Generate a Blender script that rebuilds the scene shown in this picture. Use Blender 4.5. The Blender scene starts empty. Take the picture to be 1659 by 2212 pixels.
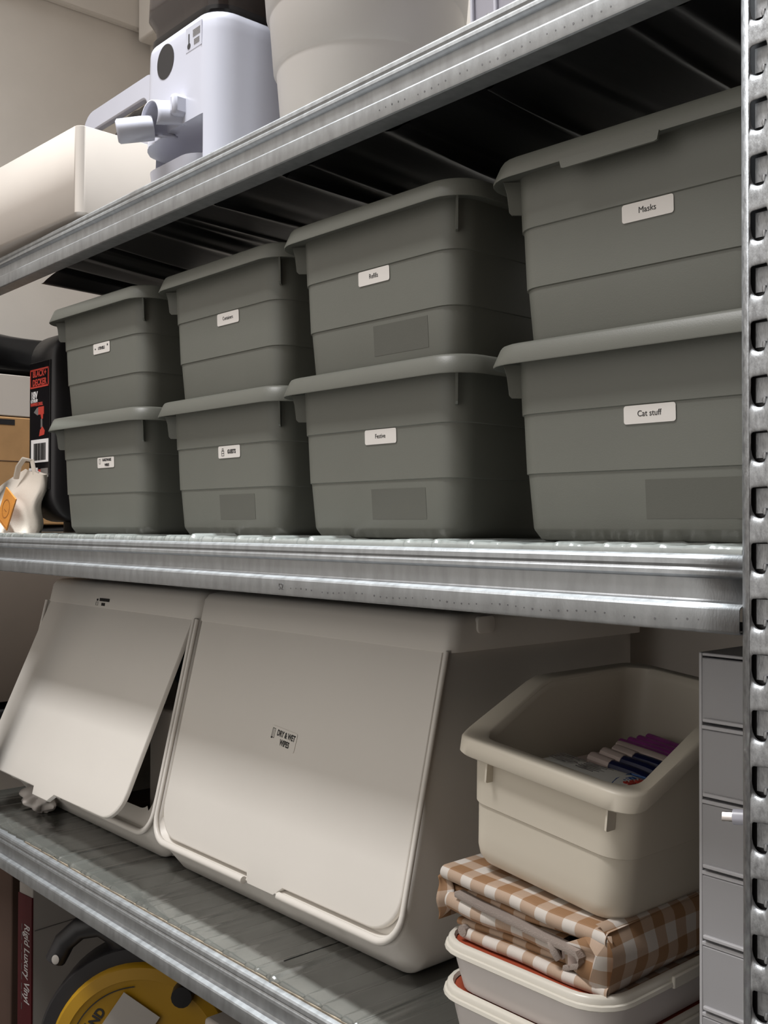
import bpy, math, random
from mathutils import Vector, Matrix
random.seed(7)
PI = math.pi
SC = bpy.context.scene
COL = SC.collection
ZC = 1.15                       # eye height above the floor; lengths below are measured from the eye level

# ------------------------------------------------------------------ camera
cd = bpy.data.cameras.new('camera'); cam = bpy.data.objects.new('camera', cd); COL.objects.link(cam)
cd.sensor_fit = 'VERTICAL'; cd.sensor_height = 36.0; cd.lens = 2243.65 / 2212.0 * 36.0
cd.clip_start = .02; cd.clip_end = 50
_r = Vector((0.66196636, 0.7495304, 0.00217202)); _u = Vector((0.00870493, -0.01058554, 0.99990608)); _f = Vector((-0.749483, 0.66188528, 0.01353188))
cam.matrix_world = Matrix(((_r.x, _u.x, -_f.x, 0), (_r.y, _u.y, -_f.y, 0), (_r.z, _u.z, -_f.z, ZC), (0, 0, 0, 1)))
SC.camera = cam
# ------------------------------------------------------------------ world, lamps, exposure
W = bpy.data.worlds.new('room_air'); SC.world = W; W.use_nodes = True
bg = W.node_tree.nodes['Background']; bg.inputs[0].default_value = (1.0, .960, .905, 1); bg.inputs[1].default_value = .96
def lamp(name, loc, sx, sy, power, color, spread=180):
    l = bpy.data.lights.new(name, 'AREA'); l.shape = 'RECTANGLE'; l.size = sx; l.size_y = sy
    l.energy = power; l.color = color; l.spread = math.radians(spread)
    o = bpy.data.objects.new(name, l); COL.objects.link(o); o.location = (loc[0], loc[1], loc[2] + ZC)
    return o
lamp('ceiling_lamp', (-1.10, .410, 3.40), 1.2, .06, 44, (.93, .98, 1.0), 60)
lamp('ceiling_panel', (-1.50, -.90, 3.40), 1.4, .70, 66, (1.0, .99, .985), 105)
SC.view_settings.view_transform = 'Standard'; SC.view_settings.look = 'None'
SC.view_settings.gamma = 1.0; SC.view_settings.exposure = 0.0; SC.view_settings.use_curve_mapping = False
SC.cycles.use_denoising = True
SC.cycles.max_bounces = 10; SC.cycles.blur_glossy = .25; SC.cycles.caustics_reflective = True

# ------------------------------------------------------------------ helpers
def lin(c):
    return tuple(((v / 255.) / 12.92 if v <= 10.3 else ((v / 255. + .055) / 1.055) ** 2.4) for v in c)

def mat(name, rgb, rough=.5, metal=0., spec=.5, var=.06, vscale=8., bump=0., bscale=200., stretch=(1, 1, 1), trans=0., alpha=1., coat=0., rvar=0.):
    m = bpy.data.materials.new(name); m.use_nodes = True
    nt = m.node_tree; N = nt.nodes; L = nt.links; b = N['Principled BSDF']
    c = lin(rgb)
    b.inputs['Roughness'].default_value = rough; b.inputs['Metallic'].default_value = metal
    b.inputs['Specular IOR Level'].default_value = spec; b.inputs['Transmission Weight'].default_value = trans
    b.inputs['Alpha'].default_value = alpha; b.inputs['Coat Weight'].default_value = coat
    tc = N.new('ShaderNodeTexCoord'); mp = N.new('ShaderNodeMapping'); mp.inputs['Scale'].default_value = stretch
    L.new(tc.outputs['Object'], mp.inputs[0])
    n = N.new('ShaderNodeTexNoise'); n.inputs['Scale'].default_value = vscale; n.inputs['Detail'].default_value = 5
    L.new(mp.outputs[0], n.inputs['Vector'])
    r = N.new('ShaderNodeValToRGB')
    r.color_ramp.elements[0].color = (*[max(0, v * (1 - var * 2)) for v in c], 1); r.color_ramp.elements[0].position = .25
    r.color_ramp.elements[1].color = (*[min(1, v * (1 + var * 2)) for v in c], 1); r.color_ramp.elements[1].position = .75
    L.new(n.outputs[0], r.inputs[0]); L.new(r.outputs[0], b.inputs['Base Color'])
    if rvar:
        mr = N.new('ShaderNodeMapRange'); mr.inputs[3].default_value = rough - rvar; mr.inputs[4].default_value = rough + rvar
        L.new(n.outputs[0], mr.inputs[0]); L.new(mr.outputs[0], b.inputs['Roughness'])
    if bump:
        n2 = N.new('ShaderNodeTexNoise'); n2.inputs['Scale'].default_value = bscale; n2.inputs['Detail'].default_value = 3
        L.new(mp.outputs[0], n2.inputs['Vector'])
        bp = N.new('ShaderNodeBump'); bp.inputs['Strength'].default_value = bump; bp.inputs['Distance'].default_value = .001
        L.new(n2.outputs[0], bp.inputs['Height']); L.new(bp.outputs[0], b.inputs['Normal'])
    return m

class MB:
    def __init__(s): s.v = []; s.f = []; s.uv = {}
    def add(s, vs, fs):
        o = len(s.v); s.v += [tuple(p) for p in vs]; s.f += [tuple(i + o for i in f) for f in fs]; return o
    def box(s, x0, x1, y0, y1, z0, z1):
        s.add([(x0, y0, z0), (x1, y0, z0), (x1, y1, z0), (x0, y1, z0), (x0, y0, z1), (x1, y0, z1), (x1, y1, z1), (x0, y1, z1)],
              [(3, 2, 1, 0), (4, 5, 6, 7), (0, 1, 5, 4), (1, 2, 6, 5), (2, 3, 7, 6), (3, 0, 4, 7)]); return s
    def loft(s, rings, cap0=False, cap1=False, closed=True):
        n = len(rings[0]); o = len(s.v)
        for R in rings: s.v += [tuple(p) for p in R]
        m = n if closed else n - 1
        for k in range(len(rings) - 1):
            for i in range(m):
                j = (i + 1) % n
                s.f.append((o + k * n + i, o + k * n + j, o + (k + 1) * n + j, o + (k + 1) * n + i))
        if cap0: s.f.append(tuple(o + i for i in reversed(range(n))))
        if cap1: s.f.append(tuple(o + (len(rings) - 1) * n + i for i in range(n)))
        return s
    def prism(s, pts, axis, a, b):
        # pts: 2-D outline (counter-clockwise), extruded from a to b along axis
        def P(p, t):
            return (t, p[0], p[1]) if axis == 'x' else ((p[0], t, p[1]) if axis == 'y' else (p[0], p[1], t))
        s.loft([[P(p, a) for p in pts], [P(p, b) for p in pts]], True, True); return s
    def tube(s, path, rad, n=10, cap=True, sq=1.0):
        path = [Vector(p) for p in path]; rs = rad if isinstance(rad, (list, tuple)) else [rad] * len(path)
        rings = []; up = Vector((0, 0, 1))
        for i, p in enumerate(path):
            d = (path[min(i + 1, len(path) - 1)] - path[max(i - 1, 0)]).normalized()
            a = d.cross(up)
            if a.length < 1e-3: a = d.cross(Vector((1, 0, 0)))
            a.normalize(); b = a.cross(d).normalized(); up = b if abs(d.dot(b)) < .9 else up
            rings.append([p + rs[i] * (math.cos(t) * a + sq * math.sin(t) * b) for t in [2 * PI * k / n for k in range(n)]])
        s.loft(rings, cap, cap); return s
    def lathe(s, prof, n=48, cap0=False, cap1=False, c=(0, 0, 0)):
        s.loft([[(c[0] + r * math.cos(2 * PI * k / n), c[1] + r * math.sin(2 * PI * k / n), c[2] + z) for k in range(n)] for r, z in prof], cap0, cap1); return s
    def grid(s, nu, nv, fn, uv=None):
        o = len(s.v)
        for j in range(nv + 1):
            for i in range(nu + 1):
                s.v.append(tuple(fn(i / nu, j / nv)))
                if uv: s.uv[len(s.v) - 1] = uv(i / nu, j / nv)
        for j in range(nv):
            for i in range(nu):
                a = o + j * (nu + 1) + i; s.f.append((a, a + 1, a + nu + 2, a + nu + 1))
        return s
    def xf(s, M):
        s.v = [tuple(M @ Vector(p)) for p in s.v]; return s
    def mesh(s, name, m, off=(0, 0, 0), sharp=35, smooth=True):
        me = bpy.data.meshes.new(name)
        me.from_pydata([(p[0] - off[0], p[1] - off[1], p[2] - off[2]) for p in s.v], [], s.f); me.update()
        if s.uv:
            l = me.uv_layers.new(name='UVMap')
            for lp in me.loops:
                if lp.vertex_index in s.uv: l.data[lp.index].uv = s.uv[lp.vertex_index]
        if smooth:
            me.polygons.foreach_set('use_smooth', [True] * len(me.polygons)); me.set_sharp_from_angle(angle=math.radians(sharp))
        if m: me.materials.append(m)
        return me
    def build(s, name, m, parent=None, off=(0, 0, 0), sharp=35, smooth=True, bev=0., solid=0., fix=False, segs=2):
        me = s.mesh(name, m, off, sharp, smooth)
        o = bpy.data.objects.new(name, me); COL.objects.link(o)
        if fix:
            import bmesh
            bm = bmesh.new(); bm.from_mesh(me); bmesh.ops.recalc_face_normals(bm, faces=bm.faces); bm.to_mesh(me); bm.free()
        if solid:
            sm = o.modifiers.new('thick', 'SOLIDIFY'); sm.thickness = solid; sm.offset = -1
        if bev:
            bm_ = o.modifiers.new('bevel', 'BEVEL'); bm_.width = bev; bm_.segments = segs; bm_.limit_method = 'ANGLE'; bm_.angle_limit = math.radians(40); bm_.harden_normals = False
        if parent: o.parent = parent
        return o

def rr(hx, hy, r, n=6, cx=0, cy=0, ns=0):
    P = []
    cs = [(hx - r, hy - r, 0), (-hx + r, hy - r, 90), (-hx + r, -hy + r, 180), (hx - r, -hy + r, 270)]
    for q, (x, y, a) in enumerate(cs):
        for k in range(n + 1):
            t = math.radians(a + 90 * k / n); P.append((cx + x + r * math.cos(t), cy + y + r * math.sin(t)))
        if ns:
            x1, y1, a1 = cs[(q + 1) % 4]; t = math.radians(a1)
            e = (cx + x1 + r * math.cos(t), cy + y1 + r * math.sin(t)); st = P[-1]
            for k in range(1, ns + 1):
                w = k / (ns + 1); P.append((st[0] + (e[0] - st[0]) * w, st[1] + (e[1] - st[1]) * w))
    return P
def ring(hx, hy, r, z, n=6, cx=0, cy=0): return [(x, y, z) for x, y in rr(hx, hy, r, n, cx, cy)]

def thing(name, label, cat, loc, rz=0, group=None, rot=None):
    o = bpy.data.objects.new(name, None); COL.objects.link(o); o.empty_display_size = .05
    o.location = (loc[0], loc[1], loc[2] + ZC); o.rotation_euler = rot if rot else (0, 0, rz)
    o['label'] = label; o['category'] = cat
    if group: o['group'] = group
    return o
def tag(o, label, cat, group=None, loc=None):
    o['label'] = label; o['category'] = cat
    if group: o['group'] = group
    if loc: o.location = (loc[0], loc[1], loc[2] + ZC)
    return o
def struct(o):
    o['kind'] = 'structure'; o.location.z += ZC; return o
def text(name, body, size, m, parent, M, sx=1., bold=0., align='CENTER', depth=0.0002, shear=0.):
    cu = bpy.data.curves.new(name, 'FONT'); cu.body = body; cu.size = size; cu.align_x = align; cu.align_y = 'CENTER'
    cu.offset = bold; cu.extrude = depth; cu.shear = shear; cu.resolution_u = 3
    t = bpy.data.objects.new(name, cu); COL.objects.link(t)
    dg = bpy.context.evaluated_depsgraph_get(); me = bpy.data.meshes.new_from_object(t.evaluated_get(dg))
    bpy.data.objects.remove(t); bpy.data.curves.remove(cu)
    me.transform(M @ Matrix.Diagonal((sx, 1, 1, 1))); me.materials.clear(); me.materials.append(m)
    o = bpy.data.objects.new(name, me); COL.objects.link(o); o.parent = parent
    return o
def FR(x, y, z, tilt=0., roll=0.):   # text frame facing the aisle (-Y), centred at x,y,z
    return Matrix.Translation((x, y, z)) @ Matrix.Rotation(PI / 2 + tilt, 4, 'X') @ Matrix.Rotation(roll, 4, 'Z')
def copytree(src, loc, rz, label):
    r = src.copy(); COL.objects.link(r); r.location = (loc[0], loc[1], loc[2] + ZC); r.rotation_euler = (0, 0, rz); r['label'] = label
    for ch in list(src.children):
        c = ch.copy(); COL.objects.link(c); c.parent = r
        for g in list(ch.children):
            d = g.copy(); COL.objects.link(d); d.parent = c
    return r

# ------------------------------------------------------------------ materials
M_wall = mat('painted_wall', (216, 209, 201), .85, var=.02, bump=.15, bscale=90)
M_dark = mat('dark_blocker_wall', (92, 82, 74), .8, var=.02)  # kept dark so the added right wall bounces little light
M_floor = mat('floor_tile', (62, 58, 54), .5, var=.05)
M_galv = mat('galvanised_steel', (168, 170, 172), .52, 1.0, var=.07, vscale=60, bump=.12, bscale=420, stretch=(1.5, 1, .5), rvar=.06)
M_galv2 = mat('galvanised_post', (160, 161, 163), .54, 1.0, var=.16, vscale=260, bump=.25, bscale=700, stretch=(1, 1, .45), rvar=.08)
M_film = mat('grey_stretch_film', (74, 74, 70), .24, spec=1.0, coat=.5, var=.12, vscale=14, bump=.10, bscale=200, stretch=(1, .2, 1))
M_film2 = mat('bounce_bright_film', (122, 125, 122), .2, spec=1.0, coat=.6, var=.08, vscale=14, bump=.1, bscale=200, stretch=(1, .2, 1))  # same film as the other boards, lightened to throw more bounce onto the boxes
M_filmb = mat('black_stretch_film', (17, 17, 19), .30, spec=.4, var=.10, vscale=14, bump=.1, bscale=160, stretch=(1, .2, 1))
M_tape = mat('frayed_board_edge', (112, 101, 86), .7, var=.25, vscale=70)
M_grey = mat('dark_grey_plastic', (107, 108, 101), .42, spec=.45, var=.03, vscale=5, bump=.10, bscale=700)
M_patch = mat('matt_grey_panel', (95, 95, 89), .6, spec=.25, var=.03, bump=.1, bscale=700)
M_stick = mat('white_sticker', (222, 217, 212), .55, var=.01)
M_ink = mat('black_ink', (38, 36, 36), .6, var=.02)
M_ink2 = mat('grey_ink', (110, 106, 104), .6, var=.02)
M_cream = mat('cream_plastic', (224, 219, 212), .38, spec=.45, var=.012, vscale=4, bump=.03, bscale=350)
M_cream2 = mat('ivory_bin_plastic', (206, 198, 183), .4, spec=.4, var=.012, vscale=4)
M_white = mat('white_plastic', (184, 184, 195), .28, var=.01)
M_warmw = mat('off_white_plastic', (190, 181, 173), .3, var=.012)
M_trash = mat('pale_grey_plastic', (205, 200, 196), .45, var=.015, bump=.05, bscale=90, stretch=(1, 1, .2))
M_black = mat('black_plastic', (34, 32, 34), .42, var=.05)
M_blackg = mat('black_gloss_plastic', (24, 22, 24), .22, var=.08)
M_dkbag = mat('black_bag_film', (20, 19, 20), .25, var=.2, bump=.6, bscale=60)
M_red = mat('red_print', (186, 62, 50), .5, var=.03)
M_dkred = mat('dark_red_card', (84, 12, 20), .6, var=.04)
M_card = mat('brown_cardboard', (168, 128, 84), .8, var=.06, vscale=20)
M_brown = mat('dark_brown_card', (76, 56, 46), .8, var=.06)
M_boxw = mat('grey_white_card', (178, 172, 166), .7, var=.02)
M_canvas = mat('cotton_canvas', (216, 206, 194), .9, var=.03, bump=.4, bscale=900)
M_leather = mat('tan_leather', (184, 120, 48), .55, var=.08, vscale=30, bump=.3, bscale=400)
M_yellow = mat('yellow_plastic', (172, 130, 14), .5, var=.04)
M_smoke = mat('smoked_plastic', (70, 62, 60), .18, var=.05, trans=.35)
M_frost = mat('frosted_plastic', (200, 199, 202), .32, var=.01, trans=.2)
M_frostw = mat('frosted_front', (206, 205, 208), .34, var=.01, trans=.5)
M_lav = mat('lavender_plastic', (196, 194, 206), .35, var=.02, trans=.2)
M_lid_or = mat('orange_red_lid', (160, 74, 50), .4, var=.05)
M_lidw = mat('clear_white_lid_rim', (212, 207, 196), .3, var=.01)
M_food = mat('milky_tub_plastic', (214, 207, 204), .34, var=.02, vscale=6)
M_blue = mat('pale_blue_plastic', (60, 120, 185), .5, var=.03)
M_navy = mat('navy_wrapper', (26, 32, 72), .4, var=.1)
M_purple = mat('purple_wrapper', (150, 60, 140), .4, var=.15, vscale=60)
M_pale = mat('pale_paper_wrapper', (206, 188, 180), .5, var=.06)
M_wipe = mat('white_wipes_film', (232, 231, 226), .3, var=.04, bump=.3, bscale=80)
M_teal = mat('dark_teal_fabric', (30, 46, 52), .8, var=.1)
M_steel = mat('bright_steel', (140, 134, 130), .2, 1.0, var=.02)
M_web = mat('grey_webbing', (150, 138, 130), .85, var=.1, bump=.7, bscale=900)
M_mark = mat('stamped_zinc', (120, 120, 122), .5, 1.0, var=.1)
M_wht = mat('white_print', (225, 222, 222), .5, var=.01)

def gingham():
    m = bpy.data.materials.new('brown_gingham_cloth'); m.use_nodes = True
    nt = m.node_tree; N = nt.nodes; L = nt.links; b = N['Principled BSDF']; b.inputs['Roughness'].default_value = .62
    uv = N.new('ShaderNodeUVMap'); uv.uv_map = 'UVMap'; sp = N.new('ShaderNodeSeparateXYZ'); L.new(uv.outputs[0], sp.inputs[0])
    def op(o, a, bv=None):
        n = N.new('ShaderNodeMath'); n.operation = o
        for k, q in enumerate((a, bv)):
            if q is None: continue
            if isinstance(q, (int, float)): n.inputs[k].default_value = q
            else: L.new(q, n.inputs[k])
        return n.outputs[0]
    per = .0356
    s = [op('LESS_THAN', op('FRACT', op('DIVIDE', sp.outputs[k], per)), .5) for k in (0, 1)]
    tot = op('MULTIPLY', op('ADD', s[0], s[1]), .5)
    # weave: thin threads inside the half-tone squares
    th = op('LESS_THAN', op('FRACT', op('MULTIPLY', sp.outputs[0], 900.)), .5)
    r = N.new('ShaderNodeValToRGB'); r.color_ramp.interpolation = 'CONSTANT'
    r.color_ramp.elements[0].color = (*lin((208, 200, 192)), 1); r.color_ramp.elements[1].position = .75; r.color_ramp.elements[1].color = (*lin((152, 115, 82)), 1)
    e = r.color_ramp.elements.new(.3); e.color = (*lin((180, 155, 134)), 1)
    L.new(tot, r.inputs[0])
    mx = N.new('ShaderNodeMix'); mx.data_type = 'RGBA'; mx.blend_type = 'MULTIPLY'; mx.inputs[0].default_value = .14
    L.new(r.outputs[0], mx.inputs[6]); cb = N.new('ShaderNodeCombineXYZ')
    for k in range(3): L.new(th, cb.inputs[k])
    L.new(cb.outputs[0], mx.inputs[7]); L.new(mx.outputs[2], b.inputs['Base Color'])
    bp = N.new('ShaderNodeBump'); bp.inputs['Strength'].default_value = .3; bp.inputs['Distance'].default_value = .0005
    L.new(th, bp.inputs['Height']); L.new(bp.outputs[0], b.inputs['Normal'])
    return m
M_ging = gingham()

# ------------------------------------------------------------------ room shell
XL, YB, ZF, ZT = -2.60, 1.42, -1.15, 3.52
struct(MB().box(-3.2, 1.6, -2.2, 1.6, ZF - .05, ZF).build('floor', M_floor))
struct(MB().box(-3.2, 1.6, YB, YB + .1, ZF, ZT).build('wall_back', M_wall))
struct(MB().box(XL - .1, XL, -2.2, YB, ZF, ZT).build('wall_left', M_wall))
struct(MB().box(-3.2, 1.6, -2.2, 1.6, ZT, ZT + .05).build('ceiling', M_wall))
struct(MB().box(.60, .70, -2.2, YB, ZF, ZT).build('blocker_wall_right', M_dark))  # unseen wall added close by to cut light from the right
struct(MB().box(XL, XL + .022, -2.2, YB, 1.365, ZT).build('trim_1', M_wall, bev=.006))
struct(MB().box(XL + .022, 1.6, YB - .05, YB, 1.33, ZT).build('trim_2', M_wall, bev=.006))

# ------------------------------------------------------------------ shelving rack
TOPS = (.507, -.0222, -.570)
X0, X1 = -2.030, -.4235
rack = thing('shelving_rack', 'galvanised steel shelving rack with slotted posts holding the three loaded shelves', 'shelf', (-1.2, 1.05, ZF))
RO = (-1.2, 1.05, ZF)
# front beam profile (y, dz), outside then inside
PROF = [(.772, -.0015), (.7715, 0), (.7545, 0), (.7510, -.0012), (.7492, -.0035), (.7488, -.008), (.7502, -.0105), (.7485, -.013), (.7482, -.0165), (.7505, -.0185),
        (.7545, -.0196), (.7545, -.0365), (.7535, -.0378), (.7440, -.0412), (.7428, -.0432), (.7425, -.0595), (.7432, -.0615), (.7450, -.0625), (.7700, -.0625), (.7708, -.0618), (.7708, -.0545)]
def beam(zt, flip=False):
    m = MB(); Yc = 1.31
    def R(x): return [(x, (2 * Yc - .75 + .0) - (y - .0) + .0 if flip else y, zt + dz) for y, dz in PROF]
    xs = [X0 + (X1 - .0 - X0) * k / 24 for k in range(25)]
    m.loft([R(x) for x in xs], closed=False)
    o = m.build('beam', M_galv, rack, RO, sharp=28, solid=.0012, fix=True)
    return o
for zt in TOPS: beam(zt)
for zt in TOPS:
    MB().box(X0, X1, 1.345, 1.352, zt - .062, zt).build('beam', M_galv, rack, RO)
def post():
    # pressed front face: one pitch of slots, each a pocket sunk between the rounded lips
    PIT = .0428; ZS = .3733 + PIT * 8; n = 29; xa, xb = -.4140, -.3800
    HW_ = []                                    # slot outline, z measured down from the slot top
    def seg(p, q, k): return [(p[0] + (q[0] - p[0]) * i / k, p[1] + (q[1] - p[1]) * i / k) for i in range(k)]
    def arc(c, r, a0, a1, k): return [(c[0] + r * math.cos(math.radians(a0 + (a1 - a0) * i / k)), c[1] - r * math.sin(math.radians(a0 + (a1 - a0) * i / k))) for i in range(k)]
    HW_ += arc((-.4008, .0022), .0022, 60, 90, 2) + seg((-.4008, .0), (-.4110, .0006), 6) + arc((-.4110, .0028), .0022, 90, 180, 5)
    HW_ += seg((-.4132, .0028), (-.4136, .0165), 9) + arc((-.4066, .0172), .0070, 180, 300, 14) + seg((-.4031, .0233), (-.3985, .0135), 7) + seg((-.3985, .0135), (-.3988, .0020), 7)
    cx, cz = -.4062, .0105; N_ = len(HW_)
    z_lo, z_hi = PIT - .0085, -.0085            # cell limits, measured down
    def outer(p):
        dx, dz = p[0] - cx, p[1] - cz; t = 1e9
        if dx > 1e-9: t = min(t, (xb - cx) / dx)
        if dx < -1e-9: t = min(t, (xa - cx) / dx)
        if dz > 1e-9: t = min(t, (z_lo - cz) / dz)
        if dz < -1e-9: t = min(t, (z_hi - cz) / dz)
        return (cx + dx * t, cz + dz * t)
    OUT = [outer(p) for p in HW_]
    # snap the nearest samples to the cell corners so that neighbouring cells meet
    for c in ((xa, z_lo), (xb, z_lo), (xa, z_hi), (xb, z_hi)):
        i = min(range(N_), key=lambda q: (OUT[q][0] - c[0]) ** 2 + (OUT[q][1] - c[1]) ** 2); OUT[i] = c
    def curl(p, d):
        low = max(0., min(1., (p[1] - .013) / .007))          # the lip below the slot turns inwards
        return .0032 * low * math.exp(-d / .0016) + .0007 * (1 - low) * math.exp(-d / .0010)
    rings = []
    for w in (1, .8, .6, .42, .28, .17, .09, .04, 0):
        R_ = []
        for p, o in zip(HW_, OUT):
            d = w * math.hypot(o[0] - p[0], o[1] - p[1])
            R_.append((p[0] + (o[0] - p[0]) * w, .742 + (curl(p, d) if w < 1 else 0), p[1] + (o[1] - p[1]) * w))
        rings.append(R_)
    rings.append([(p[0], .7434 + .0028 * max(0., min(1., (p[1] - .013) / .007)), p[1]) for p in HW_])
    tongue = [(max(p[0] + .0004, -.4120), .7484, max(.0012, min(p[1] + .0002, .0205))) for p in HW_]
    m = MB()
    for k in range(n):
        zk = ZS - k * PIT
        m.loft([[(x, y, zk - z) for x, y, z in R_] for R_ in rings])
    zt, zb = ZS + .0085, ZS - n * PIT + .0085
    m.build('slotted_face', M_galv2, rack, RO, sharp=60, fix=False)
    m = MB()
    for k in range(n): m.loft([[(x, y, ZS - k * PIT - z) for x, y, z in tongue], [(x, y + .0012, ZS - k * PIT - z) for x, y, z in tongue]], True, True)
    o = m.build('slot_tongues', M_galv2, rack, RO, fix=True)
    MB().box(-.4222, -.3805, .7502, .7508, zb, zt).build('slot_shade_plate', M_black, rack, RO)  # added black plate, makes the slot gaps read as deep shade
    # rounded edge towards the shelves and the return flanges
    m = MB()
    arc = [(-.4140 - .0, .742 + .0008)]
    P = [(-.4138, .7428)] + [(-.4140 - .0105 * math.sin(t), .7525 - .0105 * math.cos(t)) for t in [PI / 2 * k / 8 for k in range(9)]] + [(-.4245, .775), (-.4225, .775), (-.4225, .7535)]
    m.loft([[(x, y, zb) for x, y in P], [(x, y, zt) for x, y in P]], closed=False)
    m.build('post_edge', M_galv2, rack, RO, solid=.0008, fix=True)
    MB().box(-.3800, -.3700, .742, .790, zb, zt).build('post_flange', M_galv2, rack, RO)
    # little pressed hooks seen in the bottom of each slot
    hk = None
    for k in range(2, n - 1):
        z = ZS - k * PIT - .0190
        if hk is None:
            hm = MB(); hm.lathe([(.0004, .003), (.0016, .0024), (.0021, 0), (.0016, -.0024), (.0004, -.003)], 12, True, True)
            me = hm.mesh('slot_hook', M_galv2)
            hk = me
        h = bpy.data.objects.new('slot_hook', hk); COL.objects.link(h); h.parent = rack
        h.location = (-.4035 - RO[0], .7468 - RO[1], z - RO[2])
post()
MB().box(X0 - .045, X0, .742, .746, ZF, .50).box(X0 - .045, X0 - .041, .746, .79, ZF, .50).build('post', M_filmb, rack, RO)
for xx in (X0 - .045, X1):
    MB().box(xx, xx + .045, 1.352, 1.357, ZF, .95).build('post', M_galv2, rack, RO)

for zt, xa_, nn in ((TOPS[0], -.86, 40), (TOPS[1], -1.02, 56)):
    m = MB(); R = random.Random(4)
    for k in range(nn):
        x = xa_ + .0102 * k; z = zt - .0535 + .0012 * math.sin(.6 * k); r_ = R.uniform(.0006, .0011)
        if R.random() < .12: continue
        m.loft([[(x + r_ * math.cos(a), y, z + 1.2 * r_ * math.sin(a)) for a in [2 * PI * q / 7 for q in range(7)]] for y in (.7427, .74235)], False, True)
    m.build('punched_marks', M_mark, rack, RO, smooth=False)
text('stamped_number', '52', .011, M_mark, rack, FR(-1.030 - RO[0], .7424 - RO[1], TOPS[1] - .0520 - RO[2]), .9)
# ------------------------------------------------------------------ wrapped shelf boards
def ridges(x0, x1, n, seed, w=(.0015, .006), h=(.0005, .0026), sk=.25):
    R = random.Random(seed); L = []
    for _ in range(n):
        L.append((R.uniform(x0, x1), R.uniform(*w), R.uniform(*h) * (1 if R.random() < .72 else -.8), R.uniform(-sk, sk) * .1, R.uniform(.3, 1.), R.uniform(0, 6)))
    L.sort(); return L
def rh(L, x, y):
    s = 0.
    for c, w, h, sk, ln, ph in L:
        d = x - c - sk * (y - .75) - .004 * math.sin(6 * y + ph)
        if abs(d) < 3 * w: s += h * math.exp(-(d / w) ** 2) * (.55 + .45 * math.sin(5 * y * ln + ph))
    return s
def film_top(board, off, xa, xb, zt, seed, ny=14, front=.7585, nr=110, mt=None, step=.0016):
    L = ridges(xa, xb, nr, seed)
    nx = 900; Rs = random.Random(seed + 50); ED = [xa - .05]
    while ED[-1] < xb: ED.append(ED[-1] + Rs.uniform(.022, .062))
    TI = [Rs.uniform(-.02, .05) for _ in ED]
    rows = [(front + .0006, -.0105), (front, -.008), (front + .0002, -.0035), (front + .0018, -.0006), (front + .006, 0)] + [(front + .006 + (1.335 - front - .006) * (k / ny) ** 1.5, 0) for k in range(1, ny + 1)]
    m = MB()
    def fn(u, v):
        k = int(round(v * (len(rows) - 1))); y, dz = rows[k]; x = xa + (xb - xa) * u
        h = rh(L, x, y)
        for q in range(len(ED) - 1):
            e0, e1 = ED[q] + TI[q] * (y - .75), ED[q + 1] + TI[q + 1] * (y - .75)
            if e0 <= x < e1: h += step * (1 - (x - e0) / (e1 - e0)) - step * .5 - .0008 * math.exp(-((x - e0) / .0018) ** 2); break
        if k < 3: return (x, y - h * .9, zt + dz)
        return (x, y, zt + dz + h)
    m.grid(nx, len(rows) - 1, fn)
    return m.build('film_cover', mt or M_film, board, off, sharp=70)
boards = {}
def board(zt, xa, xb, label, seed, nr, mt=None):
    loc = ((xa + xb) / 2, 1.05, zt - .02)
    b = thing('shelf_board', label, 'shelf board', loc, group=None)
    MB().box(xa + .001, xb - .001, .762, 1.334, zt - .0165, zt - .0022).build('panel', M_tape, b, loc)
    film_top(b, loc, xa, xb, zt, seed, nr=nr, mt=mt, step=.0007 if mt else .0026)
    return b, loc
ZM, ZL, ZU = TOPS[1] + .0067, TOPS[2] + .006, TOPS[0] + .004
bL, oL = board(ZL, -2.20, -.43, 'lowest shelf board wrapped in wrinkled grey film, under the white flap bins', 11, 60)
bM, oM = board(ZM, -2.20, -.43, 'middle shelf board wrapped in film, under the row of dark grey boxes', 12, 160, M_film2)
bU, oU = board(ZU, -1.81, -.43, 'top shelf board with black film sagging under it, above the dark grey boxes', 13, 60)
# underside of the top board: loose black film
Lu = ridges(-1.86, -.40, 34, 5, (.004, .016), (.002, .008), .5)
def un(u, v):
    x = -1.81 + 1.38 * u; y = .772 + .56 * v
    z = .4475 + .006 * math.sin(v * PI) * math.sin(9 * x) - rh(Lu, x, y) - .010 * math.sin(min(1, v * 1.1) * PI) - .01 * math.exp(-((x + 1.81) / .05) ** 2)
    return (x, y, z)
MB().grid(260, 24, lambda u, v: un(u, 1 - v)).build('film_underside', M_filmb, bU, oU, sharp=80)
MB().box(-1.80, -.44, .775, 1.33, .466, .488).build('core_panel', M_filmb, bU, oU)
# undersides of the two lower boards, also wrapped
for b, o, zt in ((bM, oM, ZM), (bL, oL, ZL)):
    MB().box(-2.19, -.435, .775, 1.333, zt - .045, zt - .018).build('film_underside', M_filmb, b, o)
# joint slit and frayed edge tape on the lowest board
MB().box(-1.83, -.50, .7572, .7592, ZL - .0085, ZL - .0035).build('edge_tape', M_tape, bL, oL)
MB().box(-1.1005, -1.0995, .80, 1.33, ZL - .001, ZL + .0006).build('board_joint', M_black, bL, oL)

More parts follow.
